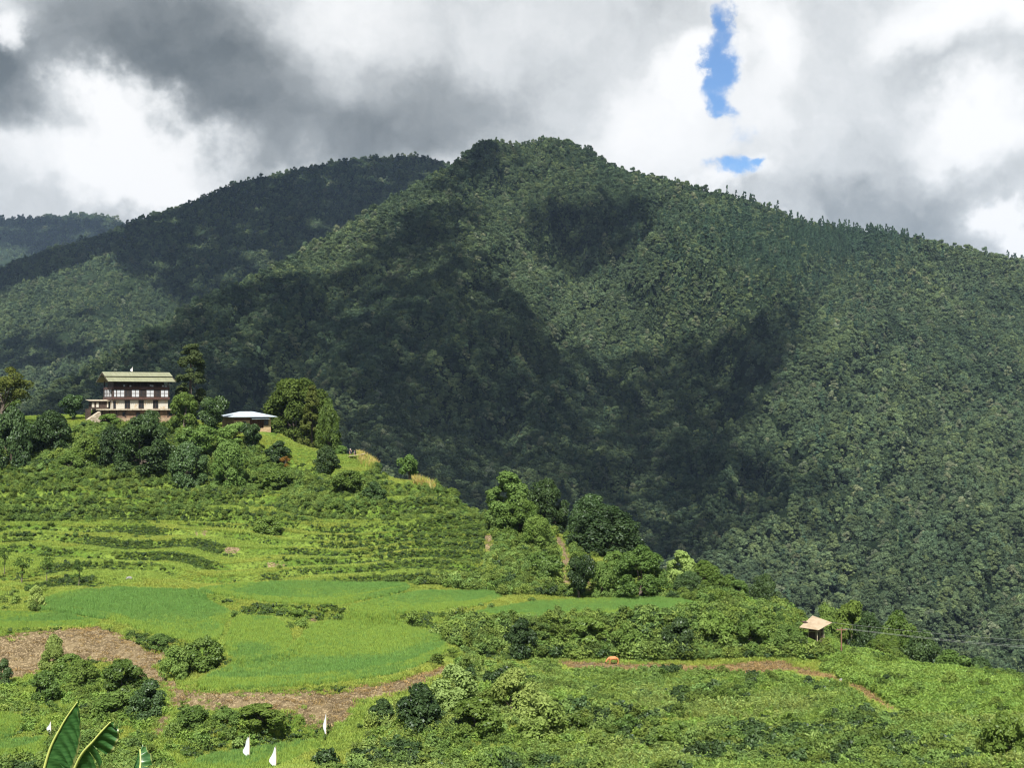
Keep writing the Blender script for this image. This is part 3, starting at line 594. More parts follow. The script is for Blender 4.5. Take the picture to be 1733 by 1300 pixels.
# grass over every slope, bund and terrace
s = sample(430000, 22); nz = fbm(s['pos'][:, 0]/9, s['pos'][:, 1]/9, 4, 9)
s = keep(s, (s['rice'] < .5) & (s['r'].random(s['n']) > s['soil']*1.0) & ~HOUSE(s)); n = s['n']; r = s['r']; nz = fbm(s['pos'][:, 0]/9, s['pos'][:, 1]/9, 4, 9)
GRP = [blade_mesh('grass_tuft', M['grass'], 320+i, 24, .42, .42, .07, .75) for i in range(4)]
sc_ = (.65+.6*r.random(n)+.5*nz)*np.where(s['bund'] > 0, .7, 1)*np.where(s['riser'] > .5, .55, 1)
print('grass', n); scatter('grass', s['pos'], sc_, r.random(n)*6.28, r.integers(0, 4, n), GRP, 'bright grass covering the terraces and slopes', 'grass')
TALL[0] = True
# soft grey green weeds on the lower right, ferny green on the meadow above them
def tuftmesh(nm, m, seed, W, H, nc, per, size, **k): return crown_mesh(nm, m, seed, W, H, 0, nc, per, size, **k)[0]
def stemweed(nm, m, seed, W, H, ns, per, ls):
    r = np.random.default_rng(seed); Cc = []; Nn = []
    for i in range(ns):
        a = r.random()*6.28; q = math.sqrt(r.random())*W*.35; b = np.array([math.cos(a)*q, math.sin(a)*q, 0]); l = np.array([math.cos(a)*.35*r.random(), math.sin(a)*.35*r.random(), 1])*H*(.55+.5*r.random())
        t = r.random(per)**.7; p = b+l*t[:, None]+r.normal(size=(per, 3))*ls*.55*(1.2-t)[:, None]; Cc.append(p); Nn.append(r.normal(size=(per, 3))+np.array([math.cos(a)*.5, math.sin(a)*.5, .5]))
    V, Q, t = leaves(np.concatenate(Cc), np.concatenate(Nn), ls, .38, .2, seed); return np_mesh(nm, V, Q, m, {'tint': t})
WEEDP = [stemweed('weed', M['weed'], 340+i, 1.3, 1.05, 18, 30, .20) for i in range(3)]+[tuftmesh('weed', M['weed'], 350+i, 1.7, 1.0, 12, 40, .18) for i in range(2)]
FERNP = [stemweed('fern', M['fern'], 345+i, 1.4, .75, 12, 20, .30) for i in range(3)]
SCRP = [tuftmesh('scrub_bush', M['scrub'], 360+i, 2.4, 1.7, 14, 56, .24) for i in range(3)]+[tuftmesh('scrub_bush', M['mid'], 364, 2.2, 1.9, 14, 56, .24), tuftmesh('scrub_bush', M['dark'], 365, 2.3, 1.8, 14, 56, .24), stemweed('scrub_bush', M['weed'], 366, 1.8, 1.5, 14, 24, .32), tuftmesh('scrub_bush', M['light'], 367, 2.2, 1.5, 14, 56, .23)]
s = sample(90000, 23, Yadd=4); inw = inpoly(s['px'], s['py'], WEEDS); r = s['r']; nz = fbm(s['pos'][:, 0]/7, s['pos'][:, 1]/7, 4, 19)
low = inpoly(s['px'], s['py'], LOWL)*(s['pad'] < 0)
m = ((inw & (r.random(s['n']) < .62+nz)) | (low & (r.random(s['n']) < .22+.5*nz))) & (s['soil'] < .35) & (soil[gidx(s['px'], s['Y']+2.2)] < .3) & (soil[gidx(s['px'], s['Y']+4)] < .5) & ((rice[gidx(s['px'], s['Y']+3)] < .3) | (s['px'] > 600)) & (s['rice'] < .3) & ~HOUSE(s); nz = nz[m]; s = keep(s, m); n = s['n']
i_ = np.where(r.random(n) < .68, r.integers(0, 3, n), r.integers(3, 5, n)); sc_ = (.45+.8*r.random(n)**1.6+.8*nz)
print('weeds', n); scatter('weeds', s['pos'], sc_, r.random(n)*6.28, i_, WEEDP, 'soft grey green weeds filling the lower right slope', 'weeds')
s = sample(90000, 24, Yadd=8); r = s['r']; inm = inpoly(s['px'], s['py'], MEADOW) | ((s['px'] > 1240) & (s['Y'] > np.interp(s['px'], COLS, crest)-2)); low = inpoly(s['px'], s['py'], LOWL)*(s['pad'] < 0)
s = keep(s, ((inm & (r.random(s['n']) < .75)) | (low & (r.random(s['n']) < .25)) | (inpoly(s['px'], s['py'], WEEDS) & (r.random(s['n']) < .12))) & (s['soil'] < .4) & (soil[gidx(s['px'], s['Y']+2.2)] < .3) & ((rice[gidx(s['px'], s['Y']+3)] < .3) | (s['px'] > 600)) & (s['rice'] < .3) & ~HOUSE(s)); n = s['n']
print('fern', n); scatter('ferns', s['pos'], .7+.8*r.random(n), r.random(n)*6.28, r.integers(0, 3, n), FERNP, 'bright ferny growth on the crest at the lower right', 'ferns')
# low scrub on the upper slope, the risers and the bank
s = sample(240000, 25, Yadd=10); r = s['r']; u_ = r.random(s['n']); nz = fbm(s['pos'][:, 0]/11, s['pos'][:, 1]/11, 4, 29)
up = inpoly(s['px'], s['py'], UPPER); mid_ = inpoly(s['px'], s['py'], MIDW); bank = inpoly(s['px'], s['py'], BANK); lawn = np.zeros(s['n'], bool)
for l in LAWN: lawn |= inpoly(s['px'], s['py'], l)
dst = .008+.30*((s['px'] > 560) & (s['terr'] > .3) & (s['py'] > 880))*np.clip(.5+1.5*nz, 0, 1)+up*(.95+.9*nz)*(1-.82*s['tread']*np.clip(.9-1.6*nz, 0, 1))+mid_*.45+bank*.75+(s['riser'] > .5)*np.clip(.05+1.0*nz, 0, .5)+inpoly(s['px'], s['py'], LOWL)*(s['pad'] < 0)*np.clip(.02+.3*nz, 0, 1)+inpoly(s['px'], s['py'], WEEDS)*np.clip(-.03+.35*nz, 0, 1)
dst = np.where(lawn | HOUSE(s) | (s['rice'] > .3) | (s['soil'] > .4) | (soil[gidx(s['px'], s['Y']+2.5)] > .4) | ((rice[gidx(s['px'], s['Y']+3)] > .3) & (s['px'] < 600) & (s['py'] > 1180)), 0, dst); rear = s['Y'] > np.interp(s['px'], COLS, crest)-2; dst = np.where(rear & (s['px'] < 850) & ~lawn, dst*.35, dst)
m = u_ < dst; nz = nz[m]; bank = bank[m]; s = keep(s, m); n = s['n']
i_ = r.choice(7, n, p=[.22, .2, .18, .1, .06, .16, .08]); sc_ = (.35+.85*r.random(n)**1.5+.6*nz)*(1+.25*bank)*np.where((s['terr'] > .5) & (s['py'] > 884), .42, np.where(s['terr'] > .5, .8, 1)); i_ = np.where((s['py'] > 884) & (s['riser'] > .5) & (r.random(n) < .5), 3+(r.random(n) < .5), i_)
i_ = np.where(inpoly(s['px'], s['py'], WEEDS) & (r.random(n) < .3), 4, i_)
print('scrub', n); scatter('scrub', s['pos'], np.stack([sc_, sc_, sc_*(.8+.4*r.random(n))], 1), r.random(n)*6.28, i_, SCRP, 'leafy scrub on the upper slope, terrace risers and banks', 'scrub')
# small dark weeds on the terrace steps
RISP = [tuftmesh('step_weed', M[k], 370+i, 1.3, .75, 8, 26, .20) for i, k in enumerate(('scrub', 'dark', 'mid'))]
s = sample(260000, 28, pxr=(-380, 900), Y0=150, Yadd=-10); r = s['r']; nz = fbm(s['pos'][:, 0]/16, s['pos'][:, 1]/16, 4, 39)
m = (s['riser'] > .5) & (s['rice'] < .3) & (s['soil'] < .4) & (r.random(s['n']) < np.clip(.36+2.1*nz, .0, .9)*np.where(s['px'] > 470, .45, 1)); nz = nz[m]; s = keep(s, m); n = s['n']
print('step weeds', n); scatter('step_weeds', s['pos'], .25+.45*r.random(n)+.35*nz, r.random(n)*6.28, r.integers(0, 3, n), RISP, 'dark weeds along the little steps between the grassy terraces', 'weeds')
# weeds on the paddy banks
s = sample(200000, 31, pxr=(-380, 1300), Y0=100, Yadd=-20); r = s['r']; nz = fbm(s['pos'][:, 0]/10, s['pos'][:, 1]/10, 4, 49); i, j = gidx(s['px'], s['Y']); st_ = (gz(s['px'], s['Y']+.6)-gz(s['px'], s['Y']-.6))
m = (s['rice'] < .3) & (s['terr'] < .5) & (st_ > .22) & (r.random(s['n']) < np.clip(.5+1.6*nz, .08, .95)) & (s['soil'] < .6); nz = nz[m]; s = keep(s, m); n = s['n']
print('bank weeds', n); scatter('bank_weeds', s['pos'], .35+.5*r.random(n)+.3*nz, r.random(n)*6.28, r.integers(0, 3, n), RISP, 'dark weeds on the banks that edge the level paddies', 'weeds')
# dead grass on the bare banks
DRYP = [blade_mesh('dry_tuft', M['dry'], 380+i, 16, .45, .28, .07, 1.6) for i in range(3)]
s = sample(150000, 26, Y0=96, Yadd=0); r = s['r']; s = keep(s, (r.random(s['n']) < np.where(s['soil'] > .3, .5, .02)) & (s['rice'] < .1) & (s['Y'] < 150)); n = s['n']
print('dry', n); scatter('dry_grass', s['pos'], .5+.7*r.random(n), r.random(n)*6.28, r.integers(0, 3, n), DRYP, 'dead brown grass strewn over the bare earth banks', 'dry grass')
# corn beside the little roof
CORNP = [blade_mesh('corn_plant', M['corn' if i < 2 else 'grass'], 390+i, 18, .30, 2.1, .12, .5, .3) for i in range(3)]
s = sample(9000, 27, pxr=(600, 780), Y0=215, Yadd=6); r = s['r']
s = keep(s, inpoly(s['px'], s['py'], [(606,772),(640,778),(684,800),(676,806),(650,800),(622,794),(606,786)]) | (inpoly(s['px'], s['py'], [(698,812),(735,826),(735,834),(698,820)]) & (r.random(s['n']) < .3))); n = s['n']
print('corn', n); scatter('corn', s['pos'], .45+.65*r.random(n), r.random(n)*6.28, r.integers(0, 3, n), CORNP, 'yellowing corn patch left of the lone round tree on the crest', 'corn')

# ------------------------------------------------------------------ trees and bushes that can be told apart
PROTO = {}; M['oak'] = foliage('oak_leaf', (.050, .082, .020), (.120, .170, .045), .32, .2, hue=.3)
def trunk_mesh(nm, seed, H, z0, rad, cs, nl=7, lean=0.0, fork=.35):
    r = np.random.default_rng(seed); b = MB(); zt = z0+(H-z0)*fork; pts = []
    for i in range(6):
        t = i/5; pts.append((lean*t*t*H+.10*math.sin(t*5+seed), .08*math.cos(t*4+seed), -.5+(zt+.5)*t))
    b.tube(pts, [rad*(1.35-.7*i/5) for i in range(6)], 7); top = Vector(pts[-1])
    for i in range(min(nl, len(cs))):
        e = Vector(cs[int(r.integers(len(cs)))]); st = Vector(pts[int(3+i % 3)]); md = st.lerp(e, .5)+Vector((0, 0, .12*(e-st).length*(r.random()-.2)))
        b.tube([st, md, e], [rad*.45, rad*.28, rad*.08], 5)
    me = bpy.data.meshes.new(nm); me.from_pydata(b.v, [], b.f); me.materials.append(M['bark']); return me
def proto(key, m, W, H, z0, nc, per, size, rad=.22, nl=7, fork=.35, seed=1, **k):
    V, Q, t, cs = clump_crown(seed*13+len(PROTO)*7, W, H, z0, nc, per, size, **k)
    PROTO[key] = dict(W=W, H=H, crown=np_mesh('crown', V, Q, M[m], {'tint': t}), trunk=trunk_mesh('trunk', seed, H, z0, rad, cs, nl, fork=fork))
proto('round', 'dark', 6, 6, .5, 30, 297, 0.34, cr=.32)
proto('round2', 'mid', 6, 6, .3, 30, 280, 0.34, cr=.30)
proto('round3', 'dark', 6.5, 5.5, -.6, 40, 280, 0.34, cr=.32, shape='dome')
proto('spread', 'oak', 15, 13, .4, 90, 297, 0.46, cr=.24, rad=.4, shape='dome')
proto('big', 'mid', 12, 12, -.8, 72, 297, 0.44, cr=.26, rad=.35, shape='dome')
proto('big2', 'dark', 12, 11, -.8, 72, 297, 0.44, cr=.26, rad=.35, shape='dome')
proto('light', 'light', 6, 6, -.2, 32, 262, 0.33, cr=.30, shape='dome')
proto('sparse', 'olive', 13, 11, 3.5, 26, 262, 0.37, cr=.17, rad=.26, nl=12, fork=.3)
proto('conifer', 'olive', 7, 14, -.2, 90, 192, 0.41, cr=.26, shape='cone', fork=.8)
proto('cypress', 'cypress', 6.5, 18, .2, 90, 210, 0.38, cr=.34, shape='column', fork=.85)
proto('bush', 'mid', 4, 3, -.2, 24, 262, 0.24, cr=.34, shape='dome', rad=.1)
proto('bushd', 'dark', 4, 3, -.2, 24, 262, 0.24, cr=.34, shape='dome', rad=.1)
proto('bushl', 'light', 4, 3, -.2, 24, 245, 0.24, cr=.34, shape='dome', rad=.1)
proto('bushw', 'weed', 4, 3, -.2, 26, 262, 0.22, cr=.32, shape='dome', rad=.1)
proto('bushr', 'rust', 3, 2.4, .05, 12, 140, 0.18, cr=.34, shape='dome', rad=.1)
proto('sapling', 'mid', 2.6, 3.6, 1.0, 10, 63, 0.19, cr=.30, rad=.06)
proto('flower', 'weed', 6, 8, -.3, 44, 262, 0.34, cr=.30, shape='dome')
_pr = random.Random(5)
def plant(key, px, py, w, h, label, cat='tree', name=None, Y=None, group=None, dy=0):
    p, Yt = foot(px, py, Y); pr = PROTO[key]; m = Yt*K/F
    hh = h*m*1.1; 
    if Y is not None: hh = max(1.5, (HZ-(py-h))*0+((HZ-(py-h))*m-p.z)) # the wanted top row fixes the height when the foot is hidden
    o = empty(name or ('bush' if cat == 'bush' else 'tree'), p, _pr.random()*6.28); fx_ = _pr.uniform(.94, 1.18); o.scale = (w*m/pr['W']*fx_*1.06, w*m/pr['W']*1.06/fx_*1.05, hh/pr['H'])
    tag(o, label, cat, group)
    for part in ('trunk', 'crown'):
        link(bpy.data.objects.new(part, pr[part]), o)
    return o
cY = crestY
T = [
 ('cypress', 322, 712, 50, 138, 'tall narrow dark tree rising behind the bushes right of the farmhouse', 'tree', 'tall_tree', 268),
 ('spread', 500, 738, 142, 102, 'broad olive green tree behind the right end of the white roofed cottage', 'tree', 'broadleaf_tree', 268),
 ('conifer', 528, 742, 54, 94, 'pointed tree standing against the right side of the broad olive tree', 'tree', 'conifer_tree', 258),
 ('big', 556, 742, 44, 70, 'drooping right hand tree of the group beyond the cottage', 'tree', 'broadleaf_tree', 256),
 ('sparse', 4, 705, 130, 82, 'olive crowned tree with bare dark limbs at the left edge of the photo', 'tree', 'broadleaf_tree', 262),
 ('round2', 10, 712, 52, 46, 'small leafy tree beneath the limbs of the left edge tree', 'tree', 'broadleaf_tree', None),
 ('round', 125, 712, 42, 45, 'small round dark tree on the crest left of the farmhouse', 'tree', 'round_tree', None),
 ('round', 253, 752, 44, 58, 'round glossy tree in front of the right half of the farmhouse', 'tree', 'round_tree', None),
 ('big2', 240, 800, 108, 90, 'largest dark tree on the slope below the farmhouse', 'tree', 'broadleaf_tree', None),
 ('round3', 190, 785, 60, 60, 'dark low tree touching the left side of the largest dark tree', 'tree', 'broadleaf_tree', None),
 ('light', 312, 735, 52, 66, 'light green tree beside the right wall of the farmhouse', 'tree', 'broadleaf_tree', None),
 ('round', 357, 738, 52, 68, 'round glossy tree between the farmhouse and the cottage', 'tree', 'round_tree', None),
 ('round2', 333, 778, 66, 64, 'dense round tree below the two trees right of the farmhouse', 'tree', 'broadleaf_tree', None),
 ('round3', 320, 820, 58, 64, 'dark tree standing lowest on the slope below the farmhouse', 'tree', 'broadleaf_tree', None),
 ('light', 386, 832, 60, 82, 'feathery light green tree right of the lowest dark tree', 'tree', 'feathery_tree', None),
 ('light', 395, 762, 56, 44, 'pale green bushy tree left of the cottage', 'tree', 'broadleaf_tree', None),
 ('round', 428, 766, 44, 50, 'round dark tree in front of the white roofed cottage', 'tree', 'round_tree', None),
 ('round3', 18, 792, 62, 92, 'tall dark bushy tree on the slope at the left edge', 'tree', 'broadleaf_tree', None),
 ('round3', 88, 764, 74, 62, 'dark bushy tree on the slope below the small round crest tree', 'tree', 'broadleaf_tree', None),
 ('round2', 58, 745, 44, 38, 'mid green bush between the two dark trees at the left', 'bush', 'bush', None),
 ('bush', 150, 790, 60, 46, 'mid green bush left of the low tree under the farmhouse', 'bush', 'bush', None),
 ('bush', 185, 722, 40, 20, 'rounded bush at the foot of the farmhouse lower wall', 'bush', 'bush', None),
 ('bushl', 120, 800, 50, 34, 'light green bush on the slope under the farmhouse far left', 'bush', 'bush', None),
 ('bushd', 470, 782, 46, 30, 'dark bush on the slope right of the round cottage tree', 'bush', 'bush', None),
 ('bushr', 483, 793, 22, 18, 'small rust orange shrub below the bright lawn', 'bush', 'orange_shrub', None),
 ('round3', 553, 802, 44, 42, 'dark round bush below the bright lawn', 'bush', 'bush', None),
 ('bush', 578, 762, 24, 16, 'small green bush on the crest left of the two people', 'bush', 'bush', None),
 ('round2', 692, 804, 44, 52, 'lone round tree on the crest right of the corn', 'tree', 'round_tree', None),
 ('bush', 470, 830, 60, 34, 'broad mid green bush in the scrub below the rust shrub', 'bush', 'bush', None),
 ('bush', 590, 830, 54, 30, 'broad bush in the scrub beneath the dark round bush', 'bush', 'bush', None),
 ('bushd', 635, 850, 46, 30, 'dark bush midway down the slope below the corn', 'bush', 'bush', None),
 ('bush', 455, 908, 44, 32, 'rounded bush alone on the upper terraces', 'bush', 'bush', None),
 ('flower', 858, 905, 86, 102, 'tall pale green tree leftmost of the clump on the right slope', 'tree', 'broadleaf_tree', None),
 ('big', 880, 912, 79, 72, 'mid green tree in the middle of the left clump', 'tree', 'broadleaf_tree', None),
 ('big2', 925, 900, 81, 88, 'dark tree with brownish top left of the dirt road', 'tree', 'broadleaf_tree', None),
 ('light', 908, 935, 60, 58, 'yellow green tree just left of the bare dirt road', 'tree', 'broadleaf_tree', None),
 ('round2', 925, 992, 58, 62, 'soft green bushy tree left of the lower dirt road', 'tree', 'broadleaf_tree', None),
 ('big2', 1003, 905, 84, 72, 'rounded dark tree behind the widest dark crown', 'tree', 'broadleaf_tree', 206),
 ('big2', 1028, 946, 118, 86, 'widest dark crowned tree right of the dirt road', 'tree', 'broadleaf_tree', None),
 ('bush', 968, 925, 34, 30, 'green bush at the top of the dirt road', 'bush', 'bush', 203),
 ('round', 980, 1013, 54, 74, 'small dark tree with its trunk showing at the edge of the long rice terrace', 'tree', 'round_tree', None),
 ('bushl', 1020, 1012, 44, 56, 'light green feathery bush right of the small dark tree', 'bush', 'bush', None),
 ('bush', 1042, 975, 50, 40, 'pale leaved bush under the widest dark crown', 'bush', 'bush', None),
 ('big', 1085, 1014, 92, 84, 'grey green tree in the middle of the row behind the long rice terrace', 'tree', 'broadleaf_tree', None),
 ('flower', 1152, 1012, 56, 84, 'tree with a pale yellowish top behind the long rice terrace', 'tree', 'broadleaf_tree', 172),
 ('big', 1190, 1015, 70, 68, 'bright green tree right of the pale topped tree', 'tree', 'broadleaf_tree', 172),
 ('big2', 1168, 1016, 56, 50, 'low dark tree under the pale topped tree', 'tree', 'broadleaf_tree', 167),
 ('round2', 1222, 1020, 56, 60, 'olive green tree near the right end of the long rice terrace', 'tree', 'broadleaf_tree', 171),
 ('light', 1250, 1024, 44, 44, 'yellow green tree at the right end of the tree row', 'tree', 'broadleaf_tree', 170),
 ('big2', 1296, 1035, 52, 66, 'dark tree alone beyond the right end of the rice terrace', 'tree', 'broadleaf_tree', 176),
 ('bush', 1325, 1040, 30, 22, 'small bush left of the tan roofed hut', 'bush', 'bush', 158),
 ('light', 1405, 1085, 60, 66, 'bamboo green tree directly behind the tan roofed hut', 'tree', 'broadleaf_tree', 176),
 ('flower', 1440, 1095, 66, 86, 'grey green tree behind the brown utility pole', 'tree', 'broadleaf_tree', 172),
 ('big2', 1470, 1105, 62, 74, 'dark tree under the wires right of the utility pole', 'tree', 'broadleaf_tree', 164),
 ('big', 1520, 1112, 90, 80, 'large bright tree under the middle of the wires', 'tree', 'broadleaf_tree', 168),
 ('big2', 1562, 1126, 76, 62, 'dark tree below the wires right of the large bright tree', 'tree', 'broadleaf_tree', 160),
 ('big', 1500, 1120, 66, 50, 'low green tree on the crest left of centre below the wires', 'tree', 'broadleaf_tree', 152),
 ('round2', 1608, 1138, 76, 46, 'round leafy tree on the crest right of the dark tree', 'tree', 'broadleaf_tree', 146),
 ('round3', 1655, 1146, 56, 34, 'second to last crest tree towards the right edge', 'tree', 'broadleaf_tree', 146),
 ('round2', 1700, 1150, 60, 30, 'last low crest tree at the right edge', 'tree', 'broadleaf_tree', 150),
 ('bushw', 92, 1135, 42, 52, 'grey green feathery bush on the bare bank at the left', 'bush', 'bush', None),
 ('bush', 78, 1190, 56, 52, 'mid green bush leftmost in the thicket under the bare bank', 'bush', 'bush', None),
 ('bushl', 140, 1170, 54, 48, 'bright green bush in the middle of the thicket under the bare bank', 'bush', 'bush', None),
 ('bush', 118, 1150, 50, 40, 'mid green bush at the back of the thicket under the bare bank', 'bush', 'bush', None),
 ('bush', 208, 1180, 70, 60, 'large leafy bush right of centre in the thicket under the bare bank', 'bush', 'bush', None),
 ('bushd', 255, 1218, 66, 56, 'dark bush at the right end of the thicket beside the trail', 'bush', 'bush', None),
 ('bushl', 195, 1215, 70, 40, 'light green fern bush in front of the thicket', 'bush', 'bush', None),
 ('bushd', 6, 1165, 36, 42, 'dark bush cut by the left edge under the bare bank', 'bush', 'bush', None),
 ('bush', 345, 1140, 72, 56, 'rounded bush on the edge of the near curved rice paddy', 'bush', 'bush', None),
 ('bushw', 297, 1150, 56, 50, 'brownish green bush left of the rounded paddy bush', 'bush', 'bush', None),
 ('bushl', 270, 1098, 44, 22, 'low light bush on the lip above the bare bank', 'bush', 'bush', None),
 ('bush', 325, 1232, 72, 34, 'leafy bush below the trail left of the white flags', 'bush', 'bush', None),
 ('bush', 440, 1226, 84, 32, 'spreading bush below the trail above the tall white flag', 'bush', 'bush', None),
 ('bushl', 385, 1228, 50, 26, 'bright bush between the two bushes below the trail', 'bush', 'bush', None),
 ('bushd', 715, 1235, 90, 66, 'dark bush at the left end of the big thicket by the trail', 'bush', 'bush', None),
 ('bushw', 770, 1200, 90, 66, 'grey green bush topping the big thicket by the trail', 'bush', 'bush', None),
 ('bush', 808, 1248, 96, 62, 'mid green bush in the middle of the big thicket', 'bush', 'bush', None),
 ('bushw', 868, 1212, 96, 70, 'tall soft grey bush at the right of the big thicket', 'bush', 'bush', None),
 ('bushw', 920, 1250, 100, 66, 'soft green bush in front of the right end of the big thicket', 'bush', 'bush', None),
 ('bushd', 650, 1225, 52, 34, 'dark low bush where the trail meets the big thicket', 'bush', 'bush', None),
 ('bushr', 1103, 1060, 24, 22, 'rust topped shrub on the lip of the long rice terrace', 'bush', 'orange_shrub', None),
 ('bushd', 880, 1112, 60, 54, 'darkest bush on the bank under the long rice terrace', 'bush', 'bush', None),
 ('bush', 990, 1108, 66, 46, 'leafy bush on the bank above the left end of the right trail', 'bush', 'bush', None),
 ('bushl', 1060, 1110, 62, 48, 'light bush on the bank directly above the calf', 'bush', 'bush', None),
 ('bushd', 1150, 1112, 66, 56, 'dark bush on the bank right of the calf', 'bush', 'bush', None),
 ('bushl', 1210, 1100, 70, 60, 'bright leafy bush high on the bank near its right end', 'bush', 'bush', None),
 ('bush', 1275, 1108, 70, 56, 'mid green bush near the right end of the bank', 'bush', 'bush', None),
 ('bushl', 1335, 1108, 56, 46, 'light bush at the right end of the bank below the hut', 'bush', 'bush', None),
 ('bushd', 1368, 1170, 22, 22, 'small dark bush at the bend of the right trail', 'bush', 'bush', None),
 ('bush', 1700, 1290, 80, 80, 'dark green upright bush at the lower right corner', 'bush', 'bush', None),
 ('bush', 1150, 1260, 56, 36, 'bright green bush among the weeds right of centre near the bottom', 'bush', 'bush', None),
 ('bushd', 1500, 1165, 26, 20, 'small dark bush on the bright crest meadow', 'bush', 'bush', None),
 ('sapling', 8, 975, 24, 44, 'dark sapling nearest the left edge on the terraces', 'tree', 'sapling', None),
 ('sapling', 38, 990, 40, 46, 'bushy sapling with yellow leaves second from the left edge', 'tree', 'sapling', None),
 ('sapling', 80, 987, 28, 44, 'thin stemmed sapling third from the left edge', 'tree', 'sapling', None),
 ('sapling', 134, 995, 26, 46, 'small pale sapling farthest right in the row on the terraces', 'tree', 'sapling', None),
 ('bushw', 60, 1030, 30, 34, 'upright weed clump at the left edge of the big paddy', 'bush', 'bush', None),
]
for key, px, py, w, h, lab, cat, nm, Yo in T: plant(key, px, py, w, h, lab, cat, nm, Yo)

# ------------------------------------------------------------------ farmhouse
W_ = dict(
 wood=plain('dark_wood', (.030, .018, .013), (.060, .036, .024), 2.5, .8), wood_red=plain('red_brown_wood', (.085, .035, .024), (.05, .025, .018), 2, .8),
 white=plain('whitewash', (.42, .40, .34), (.36, .27, .16), .55, .9, lo=.5, hi=.66), panel=plain('white_panel', (.43, .44, .455), rough=.85),
 ochre=plain('earth_wall', (.22, .145, .09), (.12, .08, .055), .8, .95, bump=.3), stone=plain('stone_plinth', (.33, .25, .16), (.20, .15, .10), 1.6, .95, bump=.5),
 roof=plain('olive_painted_metal', (.165, .17, .10), (.205, .21, .13), .5, .55, stretch=(6, .3, 1)), ledge=plain('pale_ledge', (.36, .32, .24), (.22, .18, .12), 1.5, .9),
 glass=plain('dark_pane', (.015, .018, .022), rough=.25), tin=plain('blue_white_tin', (.36, .41, .45), (.30, .35, .39), .6, .4, stretch=(5, .3, 1)), tan=plain('tan_wall', (.42, .30, .17), (.34, .23, .13), 1.2, .9),
 brown=plain('brown_timber', (.13, .055, .03), (.08, .038, .024), 2, .8), hutroof=plain('tan_roof_sheet', (.31, .245, .165), (.25, .19, .12), .8, .6), pole=plain('pole_wood', (.16, .085, .05), rough=.8),
 cloth=plain('white_cloth', (.48, .50, .53), rough=.9), bamboo=plain('bamboo_pole', (.34, .28, .16), rough=.7), wire=plain('wire', (.30, .31, .30), rough=.5), rock=plain('grey_rock', (.20, .195, .18), (.12, .12, .11), 4, .9, bump=.5))
fh = empty('farmhouse', Pk(238, 711, 262), math.radians(27)); tag(fh, 'three storey white and dark timber farmhouse with olive green tiered roof on the hilltop', 'farmhouse')
HW, HD = 7.1, 11.2   # half width, depth of the upper floors
def boxes(lst):
    b = MB()
    for q in lst: b.box(*q)
    return b
LX0, LX1 = -10.4, 8.9
boxes([(LX0, LX1, -1.3, HD, -3.5, .55)]).build('stone_base', W_['stone'], fh)
boxes([(LX0+.15, LX1-.15, -1.1, HD-.2, .55, 2.55)]).build('lower_wall', W_['ochre'], fh)
for x in (-9.9, -8.2, -6.4, -4.2, 2.2, 4.6, 6.8, 8.5): boxes([(x-.12, x+.12, -1.3, -1.1, .55, 2.55)]).build('post', W_['wood'], fh)
boxes([(LX0-.35, LX1+.5, -2.0, HD+.2, 2.55, 2.9)]).build('ledge', W_['ledge'], fh)
d_ = boxes([(-1.55, -.35, -1.22, -1.05, -.1, 2.1)]).build('door', W_['wood'], fh); boxes([(-1.35, -.55, -1.27, -1.22, .3, 1.9)]).build('door_panel', W_['glass'], d_)
boxes([(-4.9, -4.1, -1.2, -1.05, 1.1, 2.1)]).build('window', W_['glass'], fh)
boxes([(7.0, 8.0, -1.2, -1.05, 1.1, 2.1)]).build('window', W_['glass'], fh)
boxes([(-HW, HW, 0, HD, 2.9, 5.25)]).build('white_wall', W_['white'], fh)
def fx(zx): return -HW+(zx-500)/(1380-500)*2*HW
def window(x0, x1, z0, z1, y=0.0, cols=2, rows=2, label=None):
    f = MB(); t = .09
    f.box(x0, x0+t, y-.10, y-.02, z0, z1).box(x1-t, x1, y-.10, y-.02, z0, z1).box(x0, x1, y-.105, y-.02, z0-.06, z0+t).box(x0, x1, y-.105, y-.02, z1-t, z1+.05)
    for c in range(1, cols): xx = x0+(x1-x0)*c/cols; f.box(xx-.05, xx+.05, y-.09, y-.02, z0+t, z1-t)
    for c in range(1, rows): zz = z0+(z1-z0)*c/rows; f.box(x0+t, x1-t, y-.085, y-.02, zz-.04, zz+.04)
    o = f.build('window', W_['wood'], fh); boxes([(x0+.02, x1-.02, y-.03, y+.0-.004, z0+.02, z1-.02)]).build('pane', W_['glass'], o)
window(fx(505), fx(545), 3.0, 4.9, 0, 1, 1)
for a, b in ((685, 770), (905, 990), (1137, 1222)): window(fx(a), fx(b), 3.05, 5.1, 0, 2, 2)
w2 = boxes([(-HW-.35, HW+.35, -.55, HD+.3, 5.25, 5.95)]).build('jetty_beam', W_['wood_red'], fh)
for i in range(30): x = -HW-.3+i*(2*HW+.6)/29; boxes([(x-.1, x+.1, -.72, -.553, 5.35, 5.6)]).build('beam_end', W_['wood'], w2)
boxes([(-HW-.2, HW+.2, -.4, HD+.15, 5.95, 7.95)]).build('upper_storey', W_['wood'], fh)
def panel(x0, x1, split=2):
    o = boxes([(x0, x1, -.47, -.405, 6.05, 7.85)]).build('white_panel', W_['panel'], fh); g = MB()
    g.box(x0, x1, -.505, -.472, 6.88, 7.0)
    for c in range(0, split+1): xx = x0+(x1-x0)*c/split; g.box(xx-.06, xx+.06, -.51, -.472, 6.0, 7.9)
    g.build('timber_grid', W_['wood'], o)
for a, b, c in ((508, 550, 1), (555, 676, 2), (790, 912, 2), (1025, 1147, 2), (1256, 1378, 2)): panel(fx(a), fx(b), c)
